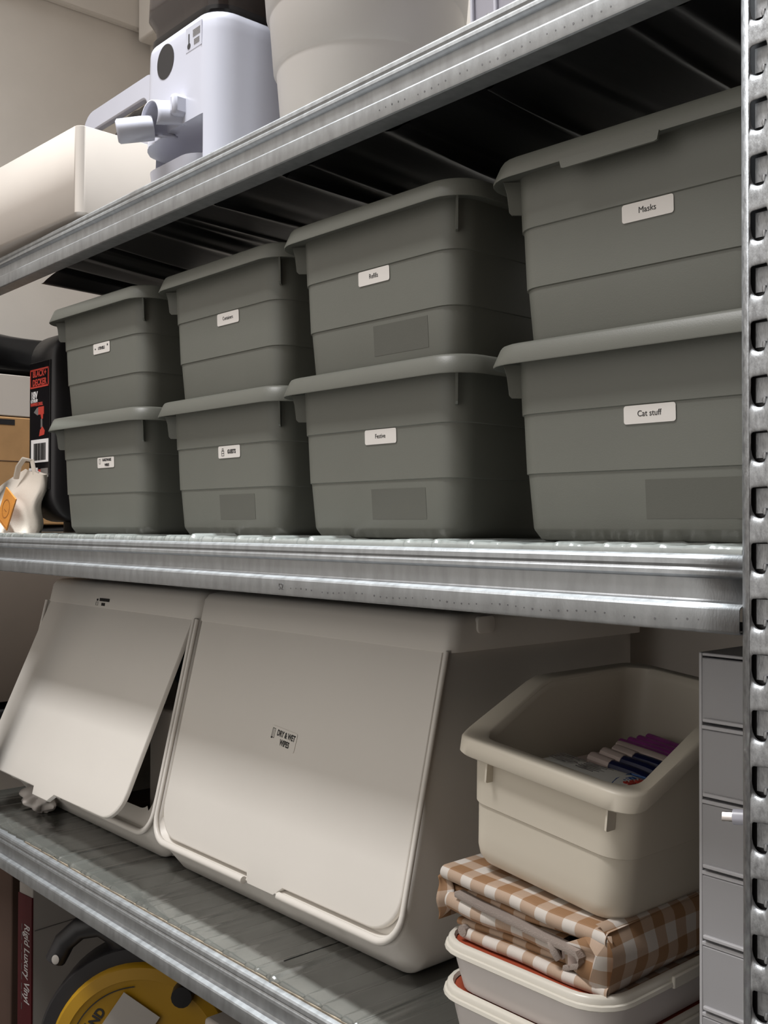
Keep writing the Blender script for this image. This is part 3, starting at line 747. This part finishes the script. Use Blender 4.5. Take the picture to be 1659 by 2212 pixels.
# ------------------------------------------------------------------ frosted drawer tower
def drawers():
    x0, x1, y0 = -.5315, -.4300, .860
    loc = ((x0 + x1) / 2, y0 + .10, ZL + .001)
    t = thing('drawer_tower', 'frosted clear plastic drawer tower beside the right post', 'drawers', loc)
    H = -.1165
    m = MB(); th = .0035
    m.box(x0, x0 + th, y0, y0 + .22, ZL + .001, H).box(x1 - th, x1, y0, y0 + .22, ZL + .001, H).box(x0 + th, x1 - th, y0, y0 + .22, H - .003, H).box(x0 + th, x1 - th, y0 + .216, y0 + .22, ZL + .001, H - .003)
    m.build('frame', M_frost, t, loc, bev=.001)
    tops = [-.1175, -.184, -.2525, -.318, -.383, -.448, -.512]
    for k, z in enumerate(tops):
        zb = (tops[k + 1] if k < 6 else ZL + .003) + .0035
        MB().box(x0 + th, x1 - th, y0 - .001, y0 + .21, zb - .0065, zb - .0028).build('divider', M_frost, t, loc, bev=.0008)
        d = MB().box(x0 + .0040, x1 - .0040, y0 - .001, y0 + .0032, zb + .001, z - .0035).box(x0 + .006, x1 - .006, y0 + .0032, y0 + .2, zb + .001, zb + .003).build('drawer', M_frostw, t, loc, bev=.0012)
        MB().box(x0 + .006, x1 - .006, y0 - .004, y0 + .001, zb + .0005, zb + .0042).build('drawer_lip', M_frost, d, loc, bev=.001)
    return t
drawers()
m = MB(); m.tube([(0, 0, 0), (.05, .06, .004)], .0195, 24, False); m.tube([(.05, .06, .004), (.0, .0, 0)], .0095, 20, False)
m.loft([[(.0195 * math.cos(a) * .77, -.0195 * math.cos(a) * .64, .0195 * math.sin(a)) for a in [2 * PI * k / 24 for k in range(24)]], [(.0095 * math.cos(a) * .77, -.0095 * math.cos(a) * .64, .0095 * math.sin(a)) for a in [2 * PI * k / 24 for k in range(24)]]])
tag(m.build('tape_roll', M_blue, fix=True), 'pale blue roll behind the frosted front of the top drawer', 'tape', loc=(-.494, .8705, -.1585))
tag(MB().box(-.02, .02, 0, .03, 0, .006).build('beige_strip', M_card, bev=.002), 'beige flat piece showing faintly in the second drawer', 'strip', loc=(-.462, .866, -.240))
m = MB(); m.tube([(0, 0, 0), (.012, .004, .020)], .004, 10)
tag(m.build('purple_pen', M_navy), 'small dark blue pen end showing faintly in the third drawer', 'pen', loc=(-.480, .868, -.304))

# charging lead whose plug hangs in front of the drawers
cab = thing('charging_cable', 'white charging cable with a silver plug poking out beside the right post', 'cable', (-.470, .815, -.2480))
m = MB(); m.loft([[(x, y * 1.0, z) for y, z in rr(.0052, .0032, .0031, 5)] for x in (.003, .0105)], True, True)
Mx = Matrix.Scale(1.15, 4) @ Matrix.Rotation(.25, 4, 'Z') @ Matrix.Rotation(-.10, 4, 'Y') @ Matrix.Rotation(.9, 4, 'X')
m = MB(); m.loft([[(x, y, z) for y, z in rr(.0040, .0013, .00125, 5)] for x in (-.0085, 0)], True, True); m.xf(Mx); m.build('plug_tip', M_steel, cab, sharp=40)
m = MB(); m.loft([[(x, y, z) for y, z in rr(.0032, .0008, .00075, 5)] for x in (-.0087, -.0082)], True, True); m.xf(Mx); m.build('plug_mouth', M_black, cab)
m = MB(); m.loft([[(0, y, z) for y, z in rr(.0058, .0052, .0050, 6)], [(.0285, y, z) for y, z in rr(.0058, .0052, .0050, 6)]], True, True); m.xf(Mx); m.build('plug_sleeve', M_white, cab, sharp=40)
e = Mx @ Vector((.028, 0, 0))
MB().tube([e, e + Vector((.03, .012, .004)), e + Vector((.052, .03, -.02)), e + Vector((.054, .034, -.12)), e + Vector((.05, .034, -.30))], .002, 8).build('lead', M_white, cab)

# ------------------------------------------------------------------ drill case and tote bag on the middle shelf
def drill_case():
    loc = (-1.945, .985, ZM + .002)
    t = thing('drill_case', 'black plastic drill case standing on end left of the grey boxes', 'case', loc, .03)
    m = MB()
    # rounded slab: profile in y-z, lofted over x with softened rims
    def sl(x, ins): return [(x, y, z + .205) for y, z in rr(.155 - ins, .185 - ins, .055 - ins * .5, 8)]
    m.loft([sl(-.0525, .006), sl(-.0505, .002), sl(-.047, 0), sl(.040, 0), sl(.046, .002), sl(.050, .008), sl(.052, .020)], True, True)
    m.build('shell', M_black, t, sharp=50, fix=True)
    m = MB(); m.loft([[(x, y, z) for x, y in rr(.040, .10, .03, 6)] for z in (0, .006, .022)], True, True); m.build('foot', M_black, t, fix=True)
    Yf = -.1568; 
    lab = MB().box(-.0475, .0405, Yf - .0004, Yf + .003, .082, .330).build('label_card', M_blackg, t, bev=.0006)
    def Z(z): return z - loc[2]
    zt, zb = Z(.3035), Z(.2665)
    fm = MB()
    for a in outline(-.045, .036, zb, zt, .0032): fm.box(a[0], a[1], Yf - .0012, Yf - .0004, a[2], a[3])
    fm.build('logo_frame', M_red, lab)
    text('lettering', 'BLACK+', .0175, M_red, lab, FR(-.0045, Yf - .0006, (zt + zb) / 2 + .0085), .92, .0006)
    text('lettering', 'DECKER', .0175, M_red, lab, FR(-.0045, Yf - .0006, (zt + zb) / 2 - .0085), .92, .0006)
    text('lettering', '18V', .020, M_wht, lab, FR(-.027, Yf - .0006, Z(.2520)), .9, .0005)
    text('lettering', 'LITHIUM', .0085, M_wht, lab, FR(-.027, Yf - .0006, Z(.2415)), .9, .0002)
    text('lettering', 'HAMMER DRILL', .0085, M_red, lab, FR(-.016, Yf - .0006, Z(.2345)), .9, .0003)
    d = MB(); d.box(-.008, .016, Yf - .0010, Yf - .0004, Z(.214), Z(.229)); d.prism([(.002, Z(.214)), (.006, Z(.205)), (.012, Z(.205)), (.013, Z(.214))], 'y', Yf - .0010, Yf - .0004)
    d.prism([(-.004, Z(.172)), (.018, Z(.174)), (.020, Z(.181)), (.010, Z(.190)), (.000, Z(.184))], 'y', Yf - .0010, Yf - .0004); d.build('drill_picture', M_red, lab, smooth=False, fix=True)
    d = MB(); d.prism([(-.028, Z(.2195)), (-.012, Z(.213)), (-.008, Z(.214)), (-.008, Z(.228)), (-.014, Z(.228))], 'y', Yf - .0009, Yf - .0003); d.prism([(.003, Z(.188)), (.010, Z(.190)), (.009, Z(.205)), (.003, Z(.205))], 'y', Yf - .0009, Yf - .0003)
    d.build('drill_picture', M_ink2, lab, smooth=False, fix=True)
    w = MB().box(-.0385, .0365, Yf - .0012, Yf - .0003, Z(.1215), Z(.166)).build('sticker', M_wht, t)
    bars = MB(); R = random.Random(5); x = -.026
    while x < .026:
        wd = R.choice((.0008, .0012, .0018)); bars.box(x, x + wd, Yf - .0016, Yf - .0011, Z(.1255), Z(.1585)); x += wd + R.choice((.0007, .0012))
    bars.build('barcode', M_ink, w)
    w = MB().box(-.048, -.009, Yf - .0012, Yf - .0003, Z(.089), Z(.1115)).build('sticker', M_wht, t)
    bars = MB()
    for k in range(5): bars.box(-.043, -.018 - .003 * (k % 2), Yf - .0016, Yf - .0011, Z(.094 + .0028 * k), Z(.0953 + .0028 * k))
    bars.build('small_print', M_ink2, w)
    MB().box(-.006, .004, Yf - .0011, Yf - .0003, Z(.0925), Z(.108)).build('sticker', M_red, t)
    MB().box(.004, .035, Yf - .0011, Yf - .0003, Z(.0965), Z(.1095)).build('sticker', M_ink2, t)
    MB().box(.004, .035, Yf - .0011, Yf - .0003, Z(.0925), Z(.0965)).build('sticker', M_wht, t)
    MB().box(-.005, .034, Yf - .0011, Yf - .0004, Z(.0855), Z(.0875)).build('small_print', M_ink2, t)
drill_case()

def tote():
    loc = (-2.035, .802, ZM + .001)
    t = thing('tote_bag', 'white canvas tote bag with a tan leather patch, slumped left of the drill case', 'bag', loc)
    R = random.Random(9)
    def H(u): return .124 - .05 * abs(u - .78)
    rings = []
    for j in range(15):
        v = j / 14; P = []
        for k in range(44):
            a = 2 * PI * k / 44; sx = .128 * (1 - .12 * v) ; sy = .026 * (1 - .70 * v ** 1.5) + .004
            x = sx * math.copysign(abs(math.cos(a)) ** .7, math.cos(a)) + .02 * v; y = sy * math.copysign(abs(math.sin(a)) ** .8, math.sin(a)) + .02 * v
            wr = .0035 * math.sin(6 * a + 5 * v) * v + .003 * math.sin(11 * a + 9 * v) * (1 - v * .4)
            P.append((x * (1 + wr * 6), y * (1 + wr * 8) + .004 * math.sin(9 * v + 5 * x), v * H((x + .12) / .24)))
        rings.append(P)
    MB().loft(rings, True, True).build('body', M_canvas, t, sharp=80)
    MB().tube([(.055, -.005, .105), (.070, -.006, .128), (.086, -.002, .142), (.100, .008, .138), (.104, .016, .09)], [.006] * 5, 8, True, .45).build('strap', M_canvas, t)
    m = MB(); m.box(-.030, .030, -.0012, .002, -.033, .033); A = Matrix.Translation((.084, -.0345, .046)) @ Matrix.Rotation(-.12, 4, 'X') @ Matrix.Rotation(.42, 4, 'Y')
    m.xf(A); p = m.build('leather_patch', M_leather, t, bev=.0012)
    m = MB(); m.loft([[(.018 * math.cos(q), -.0016, .018 * math.sin(q)) for q in [2 * PI * k / 28 for k in range(28)]], [(.0165 * math.cos(q), -.0016, .0165 * math.sin(q)) for q in [2 * PI * k / 28 for k in range(28)]]])
    m.box(-.006, .006, -.0016, -.0011, -.004, -.0025).box(-.027, .027, -.0016, -.0011, -.0285, -.0275); m.xf(A); m.build('embossed_mark', mat('dark_tan', (140, 86, 30), .6), p)
tote()

# ------------------------------------------------------------------ neighbouring rack along the left wall
sr = thing('wrapped_side_rack', 'side rack along the left wall with shelves wrapped in black film', 'shelf', (-2.50, .80, ZF)); SO = (-2.50, .80, ZF)
def wrapbar(z0, z1, taper):
    rings = []
    for j in range(41):
        v = j / 40; y = .20 + 1.18 * v
        a = z0 + .004 * math.sin(17 * y); b = z1 - taper * max(0, y - .9) + .004 * math.sin(23 * y + 1)
        P = []
        for k in range(24):
            q = 2 * PI * k / 24; c, s = math.cos(q), math.sin(q)
            x = -2.50 + .085 * math.copysign(abs(c) ** .5, c) * (1 + .02 * math.sin(13 * y + 2 * k)); z = (a + b) / 2 + (b - a) / 2 * math.copysign(abs(s) ** .6, s)
            if c > .3: x += .005 * math.sin(180 * z + 3 * math.sin(4 * y))
            P.append((x, y, z))
        rings.append(P)
    MB().loft(rings, True, True).build('wrapped_shelf', M_filmb, sr, SO, sharp=80)
wrapbar(.362, .462, .06); wrapbar(-.06, .0, .0); wrapbar(-.50, -.415, .02)
for y in (.24, 1.36): MB().box(-2.57, -2.53, y - .02, y + .02, ZF, .47).build('upright', M_filmb, sr, SO)
cbx = thing('cardboard_box', 'brown cardboard box with a hand hole on the side rack behind the tote', 'box', (-2.495, 1.12, .001))
MB().box(-.075, .075, -.30, .24, 0, .255).build('body', M_card, cbx, bev=.003)
MB().box(.0745, .0757, -.235, -.150, .236, .249).build('hand_hole', M_black, cbx)
MB().box(.0745, .0757, -.30, .24, .150, .1515).build('flap_seam', M_brown, cbx)
tag(MB().box(-.074, .074, -.30, .235, 0, .098).build('lit_wall_block', M_warmw, bev=.002), 'white block standing in for the lit wall between the brown cardboard box and the black wrapped shelf', 'carton', loc=(-2.495, 1.12, .258))  # added block in place of the wall here, so the gap looks lit
m = MB(); m.loft([ring(.075, .22, .05, 0), ring(.080, .235, .055, .05), ring(.082, .24, .055, .30), ring(.070, .22, .05, .335)], True, True)
tag(m.build('beige_hamper', mat('beige_plastic', (88, 77, 68), .6, var=.03)), 'beige plastic hamper on the lower level of the side rack, left of the flap bins', 'hamper', loc=(-2.490, 1.02, -.413))
m = MB()
def crump(u, v):
    a = 2 * PI * u; r = .055 * math.sin(PI * max(.04, min(.96, v))) ** .6; n = 1 + .22 * math.sin(5 * a + 6 * v) + .12 * math.sin(9 * a - 11 * v)
    return (r * n * math.cos(a), r * n * .6 * math.sin(a), .060 * v)
m.grid(48, 18, crump); tag(m.build('plastic_bag', mat('translucent_white_film', (206, 198, 192), .35, var=.03, trans=.2), sharp=60), 'crumpled white plastic bag showing under the open flap at the left', 'bag', loc=(-1.985, .855, ZL + .001))

# ------------------------------------------------------------------ top shelf
def open_tray(name, label, cat, loc, rz, hx, hy, h, r, mt, th=.003, taper=.0):
    t = thing(name, label, cat, loc, rz)
    k = taper
    MB().loft([ring(hx - k - .004, hy - k - .004, r, 0), ring(hx - k, hy - k, r, .004), ring(hx, hy, r, h - .001), ring(hx - .001, hy - .001, r, h), ring(hx - th, hy - th, r, h), ring(hx - k - th, hy - k - th, r, .006)], True, True).build('body', mt, t, sharp=45)
    return t
zs = ZU + .0035
open_tray('white_tray_bin', 'glossy off-white open box at the left front of the top shelf', 'storage box', (-1.818, .823, zs), .055, .202, .085, .148, .014, M_warmw)
# handled bin behind it
hb = thing('handled_bin', 'white bin with a large grip handle and black bag inside, behind the off-white box', 'storage bin', (-1.868, 1.010, zs))
hx, hy, hh = .150, .060, .230
MB().loft([ring(hx - .01, hy - .01, .02, 0), ring(hx, hy, .022, .01), ring(hx + .002, hy + .002, .022, hh), ring(hx - .001, hy - .001, .022, hh), ring(hx - .004, hy - .004, .02, .012)], True, True).build('body', M_white, hb, sharp=45)
m = MB(); zb, zt = hh - .02, .330
O = [(-hx, zb), (-hx, zt - .045)] + [(-hx + .045 - .045 * math.cos(a), zt - .045 + .045 * math.sin(a)) for a in [PI / 2 * k / 6 for k in range(1, 7)]] + [(hx - .03 + .03 * math.sin(a), zt - .03 + .03 * math.cos(a)) for a in [PI / 2 * k / 6 for k in range(0, 7)]] + [(hx, zb)]
I = [(-hx + .034, zb), (-hx + .034, zt - .060)] + [(-hx + .034 + .02 - .02 * math.cos(a), zt - .060 + .02 * math.sin(a)) for a in [PI / 2 * k / 6 for k in range(1, 7)]] + [(hx - .030 - .02 + .02 * math.sin(a), zt - .040 - .02 + .02 * math.cos(a)) for a in [PI / 2 * k / 6 for k in range(0, 7)]] + [(hx - .030, zb)]
ya, yb2 = -hy - .002, -hy + .014
m.loft([[(x, ya, z) for x, z in O], [(x, ya, z) for x, z in I], [(x, yb2, z) for x, z in I], [(x, yb2, z) for x, z in O], [(x, ya, z) for x, z in O]], closed=False)
m.build('handle', M_white, hb, sharp=45, fix=True, bev=.003)
m = MB()
def bagf(u, v):
    a = 2 * PI * u; r = (1 - v ** 4) ** .5 + .01 ; n = 1 + .05 * math.sin(7 * a + 9 * v) + .04 * math.sin(13 * a + 4 * v)
    return ((hx - .020) * r * n * math.cos(a), (hy - .012) * r * n * math.sin(a) + .002, .15 + .172 * v)
m.grid(56, 14, bagf); m.build('black_bag', M_dkbag, hb, sharp=30)

def feeder():
    # body with a scooped niche at the lower front
    x0, x1, y0, y1 = -1.487, -1.262, .790, 1.000
    H = .232
    loc = ((x0 + x1) / 2, (y0 + y1) / 2, zs)
    t = thing('pet_feeder', 'white pet food dispenser with a smoked hopper on the top shelf', 'pet feeder', loc)
    hx, hy = (x1 - x0) / 2, (y1 - y0) / 2
    base = rr(hx, hy, .038, 8, 0, 0, 22)
    def niche(x, z):
        # depth of the recess
        if z > .084: return 0.
        l = -hx + .004; rgt = hx - .034
        if not (l < x < rgt): return 0.
        top = .083 - .006 * ((x - (rgt - .04)) / .1) ** 2 * (1 if x < rgt - .04 else 0)
        ex = min(1, max(0, (rgt - x) / .004)); 
        ez = min(1, max(0, (top - z) / .006))
        return .070 * ex * min(1, ez)
    rings = []
    zz = [0, .02, .045, .055, .060, .064, .068, .071, .073, .075, .077, .079, .081, .083, .085, .10, .13, .17, .205, .219, .227, .231, .232]
    for z in zz:
        ins = 0 if z < .227 else (.003 if z < .2315 else .007)
        if z == .227: ins = .001
        P = []
        for x, y in rr(hx - ins - .006 * max(0, z) / H, hy - ins - .004 * z / H, .038, 8, 0, 0, 22):
            yy = y
            if y < -hy + .030: yy = y + niche(x, z)
            P.append((x, yy, z))
        rings.append(P)
    MB().loft(rings, True, True).build('body', M_white, t, sharp=40)
    # bowl tray sitting in the niche
    m = MB(); m.loft([ring(.072, .036, .034, 0, cx=-.016, cy=-hy + .040), ring(.078, .040, .036, .020, cx=-.016, cy=-hy + .040), ring(.080, .042, .038, .034, cx=-.016, cy=-hy + .040), ring(.074, .036, .034, .034, cx=-.016, cy=-hy + .040), ring(.060, .026, .022, .016, cx=-.016, cy=-hy + .040)], True, True)
    m.build('bowl', M_white, t, sharp=45)
    m = MB(); m.loft([[(-.030 + .0250 * math.cos(a), -hy + .0026 + e, .1940 + .0265 * math.sin(a)) for a in [2 * PI * k / 36 for k in range(36)]] for e in (.003, 0)], True, True)
    m.build('sensor_window', M_black, t, fix=True)
    # spout: hood bent from a half tube with a rolled lip
    def hood(rad, P0, P1, a0, a1, n=22):
        rings = []
        for k in range(9):
            w = k / 8; c = Vector(P0).lerp(Vector(P1), w)
            rings.append([(c.x + rad * math.cos(q), c.y, c.z + rad * math.sin(q)) for q in [math.radians(a0 + (a1 - a0) * j / n) for j in range(n + 1)]])
        return MB().loft(rings, closed=False)
    hood(.0270, (.002, -hy + .012, .098), (-.012, -hy - .034, .092), -35, 250).build('spout', M_white, t, sharp=60, solid=.0025, fix=True)
    m = MB(); m.tube([(-.024, -hy - .022, .084), (-.030, -hy - .036, .081), (-.046, -hy - .066, .074), (-.0475, -hy - .0685, .0735)], [.0180, .0185, .0180, .0150], 26, True)
    m.build('spout_lip', M_white, t, sharp=60)
    m = MB(); m.box(.016, .032, -hy - .018, -hy + .01, .092, .124); m.build('spout_mount', M_white, t, bev=.006)
    # advice sticker
    Mx = FR(.055, -hy - .0006, .205)
    s = MB(); s.box(-.022, .022, -.0001, .001, -.018, .018); s.xf(Matrix.Translation((.052, -hy + .0030, .204))); s = s.build('sticker', M_white, t)
    im = MB()
    for k in range(5): im.box(.050, .070, -hy + .0026, -hy + .0031, .213 - .0022 * k, .2142 - .0022 * k)
    for k in range(4): im.box(.053, .068, -hy + .0026, -hy + .0031, .1985 - .0022 * k, .1997 - .0022 * k)
    im.build('small_print', M_ink2, s)
    im = MB(); im.loft([[(.039 + .0045 * math.cos(a), -hy + .0034 - e * 1.2, .194 + .0045 * math.sin(a)) for a in [2 * PI * k / 16 for k in range(16)]] for e in (.0001, .0007)], True, True); im.box(.0375, .0405, -hy + .0026, -hy + .0031, .198, .212)
    im.build('hand_symbol', M_ink, s, fix=True)
    # smoked hopper above, wrapped in clear bag
    MB().loft([ring(hx - .012, hy - .010, .036, H - .001), ring(hx - .008, hy - .007, .038, H + .004), ring(hx - .008, hy - .007, .038, H + .010)], True, True).build('gasket', M_blackg, t)
    m = MB(); rings = []
    for k in range(12):
        z = H + .010 + .20 * k / 11
        rings.append([(x * (1 + .008 * math.sin(9 * z * 30 + 3 * math.atan2(y, x))), y * (1 + .02 * math.sin(4 * math.atan2(y, x) + 40 * z)), z) for x, y in rr(hx - .014 + .010 * (k > 1), hy - .012 + .008 * (k > 1), .036, 8)])
    m.loft(rings, True, True); m.build('hopper', M_smoke, t, sharp=60)
feeder()
# round waste bin
wb = thing('waste_bin', 'pale grey round waste bin on the top shelf behind the front beam', 'bin', (-1.115, .950, zs))
MB().lathe([(r_ * 1.13, z_ - .012 if z_ > .1 else z_) for r_, z_ in [(.100, 0), (.104, .004), (.1125, .128), (.1135, .131), (.1165, .134), (.1215, .205), (.1225, .208), (.1255, .211), (.136, .36), (.139, .362), (.139, .37), (.132, .37), (.112, .14), (.098, .006)]], 72, True, True).build('body', M_trash, wb, sharp=50)
# lavender ribbed box at the far right of the top shelf
lb = thing('ribbed_box', 'lavender grey translucent ribbed box at the right of the top shelf', 'storage box', (-.655, .935, zs))
MB().loft([ring(.130, .118, .02, 0), ring(.134, .122, .022, .01), ring(.140, .128, .022, .24), ring(.137, .125, .02, .24), ring(.131, .119, .02, .012)], True, True).build('body', M_lav, lb, sharp=45)
for k in range(8):
    x = -.120 + .034 * k; MB().tube([(x, -.124, .012), (x, -.129, .235)], .0022, 8).build('rib', M_lav, lb)

# ------------------------------------------------------------------ below the lowest shelf
fb = thing('flooring_carton', 'white carton with a dark red spine reading Rigid Luxury Vinyl under the lowest shelf', 'carton', (-2.095, 1.085, ZF), .10)
MB().box(-.028, .026, -.225, .225, 0, .42).build('body', M_boxw, fb, bev=.002)
MB().box(-.0285, .0265, -.227, -.2235, .0, .398).build('spine', M_dkred, fb)
text('lettering', 'Rigid Luxury Vinyl', .030, M_wht, fb, FR(.008, -.2275, .262, 0, -PI / 2), .72, .0003, shear=.15)
sp_ = MB()
for k in range(9): sp_.box(-.0118, -.0096, -.2278, -.2268, .165 + .020 * k, .165 + .020 * k + .013 + .003 * (k % 2))
sp_.build('small_print', M_ink2, fb)
MB().box(.0255, .0272, -.22, .22, .330, .3315).build('seam', M_ink2, fb)
tag(MB().box(-.09, .09, -.16, .16, 0, .46).build('brown_carton', M_brown, bev=.003), 'dark brown carton left of the white flooring carton under the lowest shelf', 'carton', loc=(-2.235, 1.02, ZF))
def reel():
    loc = (-1.660, .905, ZF); cz = .225
    t = thing('cable_reel', 'yellow and black cable reel standing under the lowest shelf', 'cable reel', loc, math.radians(48))
    # disc axis along local -Y
    def disc(prof, n=64):
        m = MB(); m.loft([[(r * math.cos(a), y, cz + r * math.sin(a)) for a in [2 * PI * k / n for k in range(n)]] for r, y in prof], True, True); return m
    disc([(.185, .065), (.187, .060), (.187, -.005), (.183, -.010), (.150, -.012)]).build('drum', M_black, t, sharp=40, fix=True)
    fc = disc([(.160, -.008), (.160, -.022), (.156, -.027), (.137, -.030), (.134, -.028), (.10, -.026)]).build('front_disc', M_yellow, t, sharp=40, fix=True)
    m = MB(); m.loft([[(r * math.cos(a), -.0292, cz + r * math.sin(a)) for a in [math.radians(95 + 70 * k / 30) for k in range(31)]] for r in (.1255, .1235)], closed=False); m.build('printed_arc', M_ink, fc)
    for wd, sz, r, an, bo in (('MÄND', .022, .102, 146, .0008),):
        a = math.radians(an); text('lettering', wd, sz, M_ink, fc, FR(r * math.cos(a), -.0272, cz + r * math.sin(a), 0, a - PI / 2), 1.0, bo)
    sp_ = MB()
    for k in range(4):
        a = math.radians(138); c = Vector((.076 * math.cos(a), -.0270, cz + .076 * math.sin(a))) + Vector((math.cos(a), 0, math.sin(a))) * (-.007 * k); d = Vector((math.sin(a), 0, -math.cos(a)))
        q = Vector((math.cos(a), 0, math.sin(a))) * .0011; w_ = .022 - .003 * (k % 2)
        sp_.add([c - d * w_ - q, c + d * w_ - q, c + d * w_ + q, c - d * w_ + q], [(0, 1, 2, 3)])
    sp_.build('small_print', M_ink, fc)
    # hooked handle above
    P = [(-.030, .028, cz + .150), (-.040, .022, cz + .180), (-.052, .01, cz + .206), (-.080, 0, cz + .222), (-.115, 0, cz + .214), (-.142, 0, cz + .190), (-.158, 0, cz + .158)]
    MB().tube(P, [.030, .028, .026, .022, .020, .019, .018], 12, True, 1.0).build('hook_handle', M_black, t, sharp=60)
    MB().tube([(.075, 0, cz + .15), (.070, 0, cz + .20), (.04, 0, cz + .255), (.0, 0, cz + .27)], [.022, .022, .024, .024], 12).build('frame_bar', M_black, t)
    m = MB(); m.loft([[(-.152 + .0065 * math.cos(a), -.0195, cz + .166 + .0085 * math.sin(a)) for a in [2 * PI * k / 16 for k in range(16)]] for e in (0,)] + [[(-.152 + .005 * math.cos(a), -.0200, cz + .166 + .007 * math.sin(a)) for a in [2 * PI * k / 16 for k in range(16)]]], False, True); m.build('hook_eye', M_boxw, t, fix=True)
    MB().tube([(.075, -.026, cz + .115), (.075, -.05, cz + .115)], [.020, .018], 14).build('knob', M_black, t)
    for s in (-1, 1): MB().tube([(s * .12, .03, .008), (s * .10, .03, .10)], .012, 10).build('stand_leg', M_black, t)
    MB().box(-.14, .14, .015, .045, 0, .012).build('stand_bar', M_black, t, bev=.003)
    return t, cz
rl, cz = reel()
m = MB(); m.box(-.038, .038, -.0006, .0006, -.055, .045); m.xf(Matrix.Rotation(.60, 4, 'Y')); pt = m.build('paper_tag', M_boxw); tag(pt, 'grey white paper tag leaning on the yellow reel face', 'tag')
pt.matrix_world = Matrix.Translation((-1.660, .905, ZF + ZC)) @ Matrix.Rotation(math.radians(48), 4, 'Z') @ Matrix.Translation((-.022, -.033, cz + .058))
m = MB()
def bag2(u, v):
    a = 2 * PI * u; r = (1 - v ** 3.5) ** .5 + .012 ; n = 1 + .06 * math.sin(6 * a + 7 * v) + .04 * math.sin(11 * a + 3 * v)
    return (.155 * r * n * math.cos(a), .070 * r * n * math.sin(a),   .345 * v - .03 * v * math.cos(a))
m.grid(52, 16, bag2); tag(m.build('black_sack', M_dkbag, sharp=30), 'crumpled black sack in front of the yellow reel at the bottom edge', 'bag', loc=(-1.350, .800, ZF))
tag(MB().box(-.06, .10, -.07, .09, 0, .445).build('pale_carton', M_warmw, bev=.006), 'pale carton corner under the lowest beam beside the black sack', 'carton', loc=(-1.235, .870, ZF))
